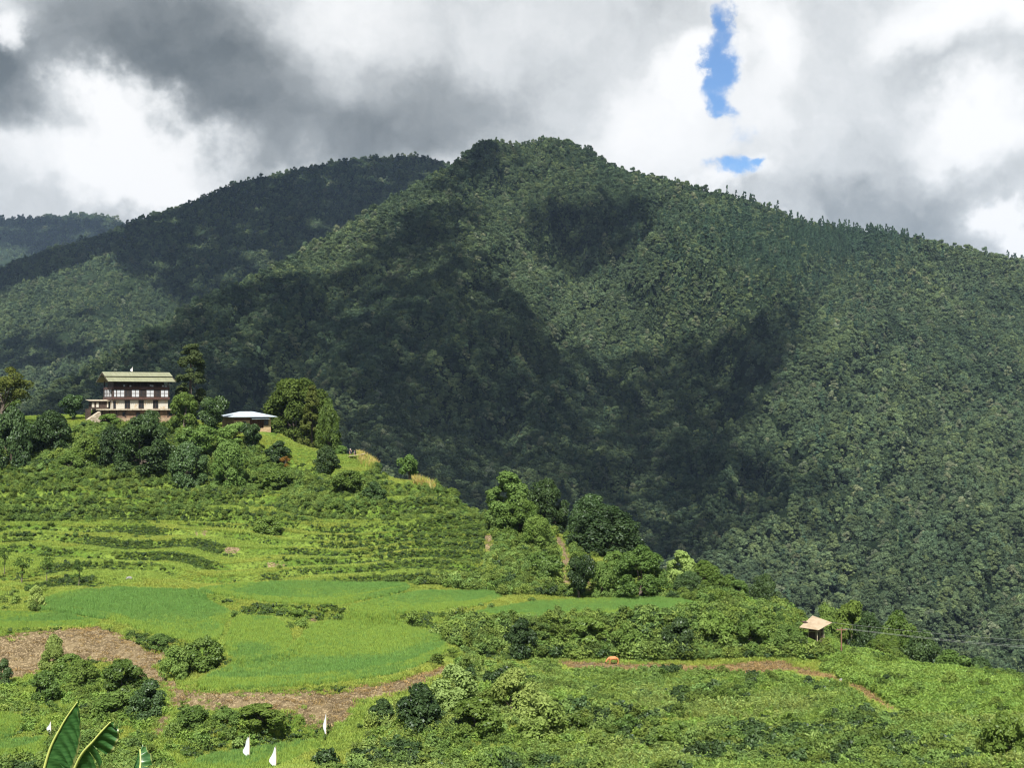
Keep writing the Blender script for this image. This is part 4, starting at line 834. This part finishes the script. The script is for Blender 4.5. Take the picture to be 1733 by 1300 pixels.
for a, b in ((682, 784), (918, 1020), (1152, 1250)): window(fx(a), fx(b), 6.1, 7.8, -.4, 5, 2)
for y0 in (1.0, 4.2, 7.4):   # left gable end
    o = boxes([(-HW-.27, -HW-.205, y0, y0+1.9, 6.05, 7.85)]).build('white_panel', W_['panel'], fh); boxes([(-HW-.31, -HW-.272, y0, y0+1.9, 6.88, 7.0), (-HW-.31, -HW-.272, y0+.9, y0+1.0, 6.05, 7.85)]).build('timber_grid', W_['wood'], o)
boxes([(-HW-.3, HW+.3, -.62, HD+.3, 7.95, 8.6)]).build('cornice', W_['wood_red'], fh)
att = MB(); att.box(-HW+.6, HW-.6, 1.6, HD-1.4, 8.6, 10.0)
for x in np.linspace(-HW, HW, 9): att.box(x-.12, x+.12, -.35, -.1, 8.6, 10.25)
for x in np.linspace(-HW, HW, 9): att.box(x-.12, x+.12, HD-.2, HD, 8.6, 10.25)
att.build('open_attic', W_['wood'], fh)
for x, z in ((-4.2, 9.0), (-2.6, 8.95), (2.6, 9.1), (3.1, 9.0), (5.8, 9.0), (6.6, 8.95)): boxes([(x-.2, x+.2, -.05, .25, z-.3, z+.12)]).build('sack', W_['panel'], fh)
RY0, RYM, RY1, RZE, RZR = -1.9, HD/2, HD+2.4, 9.95, 12.2; RX = HW+1.7
def slope(y, lift=0.0): return RZE+(RZR-RZE)*(1-abs(y-RYM)/(RYM-RY0 if y < RYM else RY1-RYM))+lift
for sgn, nm in ((-1, 'roof'), (1, 'roof')):
    hw_ = (RYM-RY0) if sgn < 0 else (RY1-RYM); yE = RYM+sgn*hw_; ym = RYM+sgn*hw_*.52; ym2 = RYM+sgn*hw_*.42
    ro = MB(); ro.slab([(-RX, RYM, slope(RYM, .35)), (RX, RYM, slope(RYM, .35)), (RX, ym, slope(ym, .35)), (-RX, ym, slope(ym, .35))][::-1 if sgn > 0 else 1], -.07 if sgn > 0 else .07)
    o = ro.build('roof', W_['roof'], fh)
    rl = MB(); rl.slab([(-RX, ym2, slope(ym2)), (RX, ym2, slope(ym2)), (RX, yE, slope(yE)), (-RX, yE, slope(yE))][::-1 if sgn > 0 else 1], -.07 if sgn > 0 else .07); rl.build('lower_roof', W_['roof'], o)
gb = MB()   # rafters and verge boards
for x in (-RX+.06, RX-.06):
    gb.slab([(x-.05, RYM, slope(RYM)-.08), (x+.05, RYM, slope(RYM)-.08), (x+.05, RY0+.1, slope(RY0)-.05), (x-.05, RY0+.1, slope(RY0)-.05)], .28)
    gb.slab([(x-.05, RY1-.1, slope(RY1)-.05), (x+.05, RY1-.1, slope(RY1)-.05), (x+.05, RYM, slope(RYM)-.08), (x-.05, RYM, slope(RYM)-.08)], .28)
for x in np.linspace(-RX+1, RX-1, 11): gb.slab([(x-.06, RYM, slope(RYM)-.1), (x+.06, RYM, slope(RYM)-.1), (x+.06, RY0+.2, slope(RY0)-.07), (x-.06, RY0+.2, slope(RY0)-.07)], .16)
gb.build('rafters', W_['wood'], fh)
an = boxes([(-12.0, -7.6, 3.2, 6.6, 2.9, 4.9)]).build('annex', W_['wood'], fh); MB().slab([(-12.7, 7.2, 5.25), (-12.7, 2.6, 4.95), (-7.3, 2.6, 4.95), (-7.3, 7.2, 5.25)], -.08).build('annex_roof', W_['ledge'], an)
for a, b, c in ((-11.8, -11.2, 4.6), (-10.7, -10.1, 4.6), (-8.0, -7.65, 4.8)): boxes([(a, b, 3.12, 3.196, 3.3, c)]).build('pale_panel', W_['white'], an)
boxes([(-12.9, -12.0, 3.4, 6.4, -3, 2.9)]).build('annex_base', W_['wood'], an)
st = MB(); st.add([(-10.4, -1.5, -1.5), (-14.2, -1.5, -1.5), (-13.6, -1.5, .2), (-10.4, -1.5, 2.4), (-10.4, 1.5, -1.5), (-14.2, 1.5, -1.5), (-13.6, 1.5, .2), (-10.4, 1.5, 2.4)], [(0, 1, 2, 3), (7, 6, 5, 4), (3, 2, 6, 7), (2, 1, 5, 6), (1, 0, 4, 5), (0, 3, 7, 4)]); st.build('pale_buttress', W_['ledge'], fh)
def flag(name, base, hp, z0, z1, wd, label, cat, seed, parent_pole=True, rz=0.0):
    "a pole with a tall vertical cloth fixed along it"
    o = empty(name, base, rz); tag(o, label, cat); MB().tube([(0, 0, -.3), (.03, 0, hp*.5), (0, 0, hp)], [.045, .04, .025], 6).build('pole', W_['bamboo'], o)
    n = 14; v = []; f = []; r = random.Random(seed)
    for i in range(n+1):
        t = i/n; z = z1+(z0-z1)*t; w_ = wd*(math.sin(min(1, t*1.5)*PI/2)**.8*(.85+.15*math.sin(t*9+seed)))*(1-.55*max(0, t-.75)/.25)+.02
        for j in range(5): u = j/4; v.append((-w_*u, .12*math.sin(u*4+t*6+seed)*u, z-(.25*wd*u*(t > .1))))
    for i in range(n):
        for j in range(4): a = i*5+j; f.append((a, a+1, a+6, a+5))
    b = MB().add(v, f); b.build('cloth', W_['cloth'], o, smooth=True); return o
pf = fh.matrix_basis @ Vector((-.9, RYM, RZR+.35)); flag('roof_flag', pf, 1.5, .25, 1.45, .6, 'little white flag on the ridge of the farmhouse roof', 'flag', 3)
# ------------------------------------------------------------------ cottage with the white tin roof
p, _ = foot(428, 727, 254); cg = empty('cottage', Pk(428, 727, 255), math.radians(36)); tag(cg, 'low tan cottage with pale blue white tin roof and brown timber porch', 'cottage')
cw = 9.4; cd = 7.0
boxes([(-5.2, -.9, 0, cd, -1.5, 3.1)]).build('left_wing', W_['tan'], cg)
boxes([(-.9, 4.4, 1.5, cd, -1.5, 3.1)]).build('recessed_wall', W_['brown'], cg)
boxes([(4.4, 5.0, 0, cd, -1.5, 3.1), (-.9, 4.4, .0, 1.5, -1.5, .3), (3.0, 4.4, 0, .2, .3, 1.0)]).build('right_wall', W_['tan'], cg)
po = MB()
for x in np.linspace(-.7, 3.0, 8): po.box(x-.08, x+.08, .1, .3, .3, 2.5)
po.box(-.9, 4.4, .05, .35, 2.4, 3.0); po.build('porch_posts', W_['brown'], cg)
boxes([(-5.25, -.85, -.06, -.003, 2.35, 2.9)]).build('frieze', W_['wood_red'], cg)
for x0, x1, z0, z1 in ((-4.4, -3.9, 1.0, 2.0), (-2.9, -1.9, .8, 2.1)): o = boxes([(x0, x1, -.09, -.004, z0, z1)]).build('window', W_['brown'], cg); boxes([(x0+.1, x1-.1, -.11, -.092, z0+.1, z1-.1)]).build('pane', W_['glass'], o)
o = boxes([(3.1, 4.3, -.08, -.004, 1.05, 2.35)]).build('window', W_['wood'], cg); boxes([(3.2, 4.2, -.1, -.084, 1.15, 2.25)]).build('pane', W_['glass'], o)
hr = MB(); e = 1.25; x0, x1, y0, y1 = -5.2-e, 5.0+e, -e, cd+e; zr = 4.55; ze = 3.25
v = [(x0, y0, ze), (x1, y0, ze), (x1, y1, ze), (x0, y1, ze), (-2.0, cd/2, zr), (1.6, cd/2, zr)]; hr.add(v+[(a, b, c-.12) for a, b, c in v[:4]], [(0, 1, 5, 4), (1, 2, 5), (2, 3, 4, 5), (3, 0, 4), (0, 6, 7, 1), (1, 7, 8, 2), (2, 8, 9, 3), (3, 9, 6, 0), (9, 8, 7, 6)]); hr.build('roof', W_['tin'], cg)
MB().slab([(-.7, -1.1, 2.62), (4.2, -1.1, 2.62), (4.2, .0, 2.95), (-.7, .0, 2.95)], .06).build('porch_roof', W_['tin'], cg)
# ------------------------------------------------------------------ tan roofed hut near the right crest
hb = Pk(1378, 1080, 149); hu = empty('hut', hb, math.radians(-18)); hu.scale = (.82, .82, .82); tag(hu, 'small hut on posts with a flat tan roof at the right crest', 'hut')
m_ = 150*K/F
hq = MB(); hq.slab([(-2.5, -1.6, 1.95), (1.0, -2.4, 1.75), (3.1, .9, 2.7), (-.6, 2.9, 3.5), (-2.2, 2.4, 3.3)][:4], -.08); hq.build('roof', W_['hutroof'], hu)
MB().slab([(-2.35, .3, 2.75), (-1.7, -.3, 2.62), (-1.1, -.05, 2.72), (-1.75, .55, 2.88)], -.05).build('dark_notch', W_['wood'], hu)  # dark slab on the roof edge, its colour stands in for shade in a notch
for x, y in ((.7, -1.5), (1.7, .2), (-1.0, -.7), (0, 1.4)): MB().tube([(x, y, -1.2), (x, y, 2.2+.2*y)], .09, 6).build('post', W_['ledge'], hu)
boxes([(-.9, 1.5, -.3, 1.2, -1, 1.6)]).build('dark_wall', W_['wood'], hu)
boxes([(.3, .42, -.36, -.3, -1, 1.5), (1.0, 1.12, -.36, -.3, -1, 1.5), (-.9, 1.5, -.365, -.302, 1.1, 1.2)]).build('pale_battens', W_['ledge'], hu)
# ------------------------------------------------------------------ utility pole and wires
ub = Pk(1424, 1098, 141); up_ = empty('utility_pole', ub); tag(up_, 'thin brown utility pole with a cross arm right of the tan roofed hut', 'utility pole')
MB().tube([(0, 0, -1), (0, 0, 2.9)], [.11, .08], 8).build('pole', W_['pole'], up_); boxes([(-.7, .7, -.06, .06, 2.55, 2.68)]).build('cross_arm', W_['pole'], up_)
for x in (-.6, .6): MB().tube([(x, 0, 2.68), (x, 0, 2.85)], .05, 6).build('insulator', W_['rock'], up_)
for (a, b, c, lab) in (((1396,1053,150), (1420,1052,148), (2100,1092,150), 'uppermost pale wire running from the hut roof to the right edge'), ((1420,1063,141), (1421,1063,141), (2100,1102,146), 'middle pale wire leaving the utility pole for the right edge'), ((1428,1065,141), (1429,1065,141), (2100,1106,144), 'lowest pale wire leaving the utility pole for the right edge')):
    A_, B_ = Pk(*a), Pk(*c); pts = [A_.lerp(B_, t/20)-Vector((0, 0, 1.1*math.sin(PI*t/20))) for t in range(21)]
    tag(MB().tube(pts, .011, 4).build('wire', W_['wire']), lab, 'wire')
# ------------------------------------------------------------------ white prayer flags
for px, pyb, top, bot, wpx, lab, sd_ in ((422, 1290, 1246, 1279, 11, 'tall white flag standing in the bottom rice patch, nearest its middle', 1), (467, 1318, 1264, 1296, 11, 'white flag nearest the bottom edge, right of the tall flag in the rice patch', 2), (552, 1252, 1208, 1242, 5, 'narrow white flag in front of the brown bank right of the rice patch', 3), (86, 1254, 1222, 1242, 7, 'small white flag left of the banana leaves', 4)):
    b, Yt = foot(px, min(pyb, 1299)) if pyb < 1300 else foot(px, 1300, 102.5); mm = Yt*K/F
    z = lambda py: (HZ-py)*mm-b.z
    flag('prayer_flag', b, z(top)+.1, z(bot), z(top), wpx*mm, lab, 'flag', sd_)
# ------------------------------------------------------------------ two people and a lean-to roof on the crest
def skin(name, pts, edges, rad, m, parent=None, lvl=2):
    me = bpy.data.meshes.new(name); me.from_pydata(pts, edges, []); me.materials.append(m); o = link(bpy.data.objects.new(name, me), parent)
    s = o.modifiers.new('skin', 'SKIN'); s.use_smooth_shade = True
    for i, r in enumerate(rad): v = me.skin_vertices[0].data[i]; v.radius = (r, r) if not isinstance(r, tuple) else r; v.use_root = i == 0
    o.modifiers.new('sub', 'SUBSURF').levels = lvl; o.modifiers['sub'].render_levels = lvl; return o
W_['skin'] = plain('skin', (.36, .20, .13), rough=.6); W_['navy'] = plain('dark_blue_cloth', (.018, .035, .055), rough=.9); W_['hat'] = plain('pale_hat', (.42, .40, .36), rough=.9); W_['hair'] = plain('black_hair', (.012, .010, .009), rough=.6); W_['teal'] = plain('grey_blue_cloth', (.06, .10, .12), rough=.9)
def person(base, rz, h, cloth, label, hat, arm=0.0):
    s = h/1.7; J = [(0, 0, .92), (0, 0, 1.15), (0, .01, 1.38), (0, .01, 1.47), (0, -.01, 1.58), (0, -.01, 1.66),
      (.10, 0, .86), (.11, -.02, .48), (.11, .02, .08), (.11, -.13, .03), (-.10, 0, .86), (-.13, -.05, .48), (-.12, .03, .08), (-.12, -.12, .03),
      (.19, .01, 1.36), (.26, -.02+arm*-.1, 1.10+arm*.05), (.22, -.2-arm*.1, .92+arm*.1), (.21, -.27-arm*.1, .90+arm*.1), (-.19, .01, 1.36), (-.26, .02, 1.09), (-.27, -.08, .85), (-.27, -.12, .78)]
    E = [(0, 1), (1, 2), (2, 3), (3, 4), (4, 5), (0, 6), (6, 7), (7, 8), (8, 9), (0, 10), (10, 11), (11, 12), (12, 13), (2, 14), (14, 15), (15, 16), (16, 17), (2, 18), (18, 19), (19, 20), (20, 21)]
    R = [.14, .13, .13, .055, .095, .075, .09, .065, .045, .035, .09, .065, .045, .035, .06, .045, .034, .036, .06, .045, .034, .036]
    sc = lambda L: [(x*s, y*s, z*s) for x, y, z in L]
    o = skin('person', sc(J), E, [r*s for r in R], W_['skin']); o.location = base; o.rotation_euler = (0, 0, rz); tag(o, label, 'person')
    skin('robe', sc([(0, 0, .55), (0, 0, .8), (0, 0, .95), (0, 0, 1.2), (0, .01, 1.37), (.19, .01, 1.36), (.25, -.01, 1.16), (-.19, .01, 1.36), (-.26, .02, 1.12)]), [(0, 1), (1, 2), (2, 3), (3, 4), (4, 5), (5, 6), (4, 7), (7, 8)], [(.2*s, .17*s), (.18*s, .16*s), (.16*s, .15*s), (.16*s, .14*s), (.14*s, .12*s), .08*s, .065*s, .08*s, .065*s], cloth, o)
    if hat: MB().tube([(0, -.01*s, 1.64*s), (0, -.01*s, 1.67*s), (0, -.01*s, 1.68*s), (0, -.01*s, 1.76*s)], [.20*s, .19*s, .11*s, .08*s], 12).build('hat', W_['hat'], o, True)
    else: skin('hair', sc([(0, .01, 1.60), (0, .01, 1.69)]), [(0, 1)], [.105*s, .085*s], W_['hair'], o)
    face = MB()
    for x in (-.035, .035): face.box((x-.012)*s, (x+.012)*s, -.118*s, -.09*s, 1.585*s, 1.60*s)
    face.box(-.02*s, .02*s, -.116*s, -.09*s, 1.525*s, 1.533*s); face.build('eyes_and_mouth', W_['hair'], o)
    nose = MB(); nose.add([(-.014*s, -.10*s, 1.585*s), (.014*s, -.10*s, 1.585*s), (.018*s, -.10*s, 1.55*s), (-.018*s, -.10*s, 1.55*s), (0, -.135*s, 1.555*s)], [(0, 1, 4), (1, 2, 4), (2, 3, 4), (3, 0, 4)]); nose.build('nose', W_['skin'], o)
b, _ = foot(593, 771, 243); person(b, .3, 1.75, W_['navy'], 'person in dark blue clothes and pale hat standing on the crest behind the lean-to roof', True, 1)
b, _ = foot(600, 773, 243.5); person(b, -.9, 1.55, W_['teal'], 'person in grey blue clothes standing on the right of the person with the pale hat', False)
lb, _ = foot(604, 772, 240.5); lt = empty('lean_to', lb, math.radians(-12)); tag(lt, 'low lean-to of pale boards left of the corn on the crest', 'shelter')
MB().slab([(-2.1, -.7, .75), (2.0, -.9, 1.35), (2.1, .9, 1.5), (-2.0, .9, .85)], -.07).build('roof', W_['hutroof'], lt)
for x, y in ((-1.7, -.5), (1.7, -.6), (1.7, .7), (-1.7, .7)): MB().tube([(x, y, -.3), (x, y, .95+.13*x)], .06, 6).build('post', W_['pole'], lt)
# ------------------------------------------------------------------ calf grazing on the trail
W_['hide'] = plain('ginger_hide', (.50, .20, .075), (.42, .15, .055), 3, .8); W_['muzzle'] = plain('dark_muzzle', (.05, .028, .02), rough=.8)
cb, _ = foot(1038, 1127)
J = [(.62, 0, 1.02), (.3, 0, 1.0), (-.1, 0, .98), (-.45, 0, 1.02), (-.62, 0, .98), (-.85, .0, .78), (-1.05, 0, .50), (-1.16, 0, .30),
     (.60, .14, .85), (.68, .15, .50), (.62, .15, .06), (.60, -.14, .85), (.70, -.15, .50), (.66, -.15, .06), (-.48, .13, .80), (-.46, .13, .42), (-.48, .13, .05), (-.48, -.13, .80), (-.52, -.13, .42), (-.52, -.13, .05)]
E = [(0, 1), (1, 2), (2, 3), (3, 4), (4, 5), (5, 6), (6, 7), (0, 8), (8, 9), (9, 10), (0, 11), (11, 12), (12, 13), (3, 14), (14, 15), (15, 16), (3, 17), (17, 18), (18, 19)]
R = [(.24, .26), (.25, .28), (.25, .29), (.24, .27), (.17, .2), .14, .11, .075, .13, .06, .045, .13, .06, .045, .11, .055, .045, .11, .055, .045]
cf = skin('calf', J, E, R, W_['hide']); cf.location = cb; cf.rotation_euler = (0, 0, math.radians(8)); tag(cf, 'ginger calf grazing with its dark head down on the trail', 'calf')
skin('muzzle', [(-1.05, 0, .52), (-1.16, 0, .32), (-1.20, 0, .22)], [(0, 1), (1, 2)], [.135, .10, .08], W_['muzzle'], cf)
for s_ in (-1, 1): MB().slab([(-.96, .08*s_, .66), (-.90, .10*s_, .62), (-.93, .30*s_, .66), (-.98, .26*s_, .70)], .02).build('ear', W_['muzzle'], cf)
skin('tail', [(.82, 0, 1.06), (.92, 0, .85), (.94, 0, .50)], [(0, 1), (1, 2)], [.035, .025, .04], W_['muzzle'], cf)
# ------------------------------------------------------------------ stones
import bmesh
def rock(px, py, w, label, seed):
    b, Yt = foot(px, py); bm = bmesh.new(); bmesh.ops.create_icosphere(bm, subdivisions=3, radius=w*Yt*K/F*.5)
    from mathutils import noise as mn
    for v in bm.verts: v.co *= 1+.5*mn.noise(v.co*2.2+Vector((seed*5, 0, 0))); v.co.z *= .6
    me = bpy.data.meshes.new('rock'); bm.to_mesh(me); bm.free(); me.materials.append(W_['rock']); o = link(bpy.data.objects.new('rock', me)); o.location = b+Vector((0, 0, .25)); tag(o, label, 'rock')
rock(1404, 1158, 9, 'pale rock low on the bright meadow, left of its pair', 1); rock(1424, 1155, 8, 'pale rock low on the bright meadow, right of its pair', 2); rock(218, 982, 11, 'grey stone heap at the back of the big left paddy', 3); rock(1418, 1166, 6, 'small pale stone below the pair on the meadow', 4)
# ------------------------------------------------------------------ banana plant close to the camera
def banana_leaf_mat(N):
    t = N.n('ShaderNodeAttribute', attribute_name='tint').outputs['Fac']; pos = N.n('ShaderNodeNewGeometry').outputs['Position']
    c = N.mix(N.smooth(N.noise(N.vm('MULTIPLY', pos, (1, 1, 6)).outputs[0], 9, 4, .6).outputs[0], .35, .65), (.022, .075, .018), (.050, .135, .035)); c = N.mix(N.smooth(t, .86, 1.0), c, (.20, .22, .07))
    d = N.n('ShaderNodeBsdfPrincipled', {'Base Color': c, 'Roughness': .36}).outputs[0]; tr = N.n('ShaderNodeBsdfTranslucent', {0: N.vm('MULTIPLY', c, (1.3, 1.3, .6)).outputs[0]}).outputs[0]
    return N.n('ShaderNodeMixShader', {0: .22, 1: d, 2: tr}).outputs[0]
M['banana'] = mat('banana_leaf', banana_leaf_mat); W_['rib'] = plain('banana_rib', (.42, .46, .12), rough=.5); W_['pstem'] = plain('banana_stem', (.16, .17, .06), (.10, .075, .03), 2, .7)
YB = 13.0
crown_ = P(60, 1560, YB); ib = float(gz(60, YB/K))*K; bb = Vector((crown_.x, YB, ib))
bn = empty('banana_plant', bb); tag(bn, 'banana plant whose torn green leaves rise into the bottom left corner', 'banana plant')
MB().tube([(0, 0, -.3), (.02, 0, (crown_.z-bb.z)*.5), (0, 0, crown_.z-bb.z)], [.17, .14, .09], 10).build('stem', W_['pstem'], bn, True)
def bleaf(mid, wl, wr, seed, tears, fold=(.9, .15), droop=.2):
    "mid: midrib points; wl / wr: half widths; blade folded away on the left, flat on the right"
    r = random.Random(seed); n = 90; pts = []
    for i in range(n+1):
        t = i/n*(len(mid)-1); k_ = min(int(t), len(mid)-2); u = t-k_; p0 = mid[max(k_-1, 0)]; p1 = mid[k_]; p2 = mid[k_+1]; p3 = mid[min(k_+2, len(mid)-1)]
        pts.append(.5*((2*p1)+(p2-p0)*u+(2*p0-5*p1+4*p2-p3)*u*u+(3*p1-p0-3*p2+p3)*u**3))
    v = []; f = []; tn = []
    ts = sorted(r.random() for _ in range(tears))
    for side, w, fo in ((-1, wl, fold[0]), (1, wr, fold[1])):
        i = 0; seg = 0; gapu = 0
        bounds = [0]+[int(t*n) for t in ts]+[n]; bounds = sorted(set(bounds))
        for a, b_ in zip(bounds[:-1], bounds[1:]):
            off = (r.random()-.5)*2.2; dr = r.random()*droop; m0 = len(v)//1
            base_ = len(v); nn = b_-a+1; nw = 7
            for ii in range(a, b_+1):
                t = ii/n; d = (pts[min(ii+1, n)]-pts[max(ii-1, 0)]).normalized(); lat = d.cross(Vector((0, -1, 0))).normalized()*side; lat = -lat if (lat.x*side) < 0 else lat
                wd = w*(math.sin(PI*min(1, max(0, .04+.94*t)))**.42)*(1.0 if t < .8 else 1-.35*((t-.8)/.2)**2)
                edge = min(1, (ii-a+.3)/4.0, (b_-ii+.3)/4.0) if b_-a > 3 else .5
                for j in range(nw):
                    u = j/(nw-1); q = pts[ii]+lat*wd*u*math.cos(fo*1.2)+Vector((0, math.sin(fo*1.2)*wd*u, 0))-d*(off*.10*u*u)+Vector((0, 0, -(.10+dr)*wd*u*u*2.2))+Vector((0, .02*math.sin(ii*.9)*u, .006*math.sin(ii*1.7)*u))
                    if j == nw-1: q = pts[ii]+(q-pts[ii])*(.84+.16*edge)
                    v.append(q); tn.append(u)
            for x in range(nn-1):
                for j in range(nw-1): k_ = base_+x*nw+j; f.append((k_, k_+1, k_+nw+1, k_+nw))
    loc = [q-bb for q in v]; me = bpy.data.meshes.new('leaf'); me.from_pydata(loc, [], f); me.materials.append(M['banana']); at = me.attributes.new('tint', 'FLOAT', 'POINT'); at.data.foreach_set('value', tn); me.polygons.foreach_set('use_smooth', [True]*len(me.polygons))
    o = link(bpy.data.objects.new('leaf', me), bn); MB().tube([q-bb for q in pts], [.022*(1-.75*i/n) for i in range(n+1)], 6).build('midrib', W_['rib'], o, True)
bleaf([crown_, P(52, 1420, 12.9), P(78, 1290, 12.8), P(104, 1230, 12.7), P(131, 1189, 12.6)], .20, .235, 3, 3, (1.05, .12))
bleaf([crown_, P(90, 1420, 12.6), P(128, 1298, 12.3), P(160, 1253, 12.1), P(187, 1223, 12.0)], .12, .19, 8, 13, (1.1, .3), .5)
bleaf([crown_, P(150, 1440, 12.9), P(215, 1350, 13.0), P(236, 1305, 13.1), P(237, 1269, 13.2)], .16, .14, 5, 3, (.4, .2), .5)
bleaf([crown_, P(0, 1450, 13.2), P(-70, 1400, 13.4), P(-150, 1420, 13.6)], .22, .22, 6, 5, (.6, .3), .4)
bleaf([crown_, P(70, 1500, 13.8), P(110, 1440, 14.4), P(160, 1440, 15.0)], .22, .22, 9, 5, (.5, .3), .4)
# ------------------------------------------------------------------ the air
if HAZE:
    hz = MB().box(-9000, 9000, -60, 9500, -331, 900).build('haze', plain('haze_air', (1, 1, 1))); hm = hz.data.materials[0]; N = NT(hm.node_tree)
    o_ = N.n('ShaderNodeOutputMaterial'); vp = N.n('ShaderNodeVolumePrincipled', {'Color': (.52, .72, 1.0, 1), 'Density': HAZE, 'Anisotropy': .2}); hm.node_tree.links.new(vp.outputs[0], o_.inputs['Volume']); tag(hz, kind='stuff')
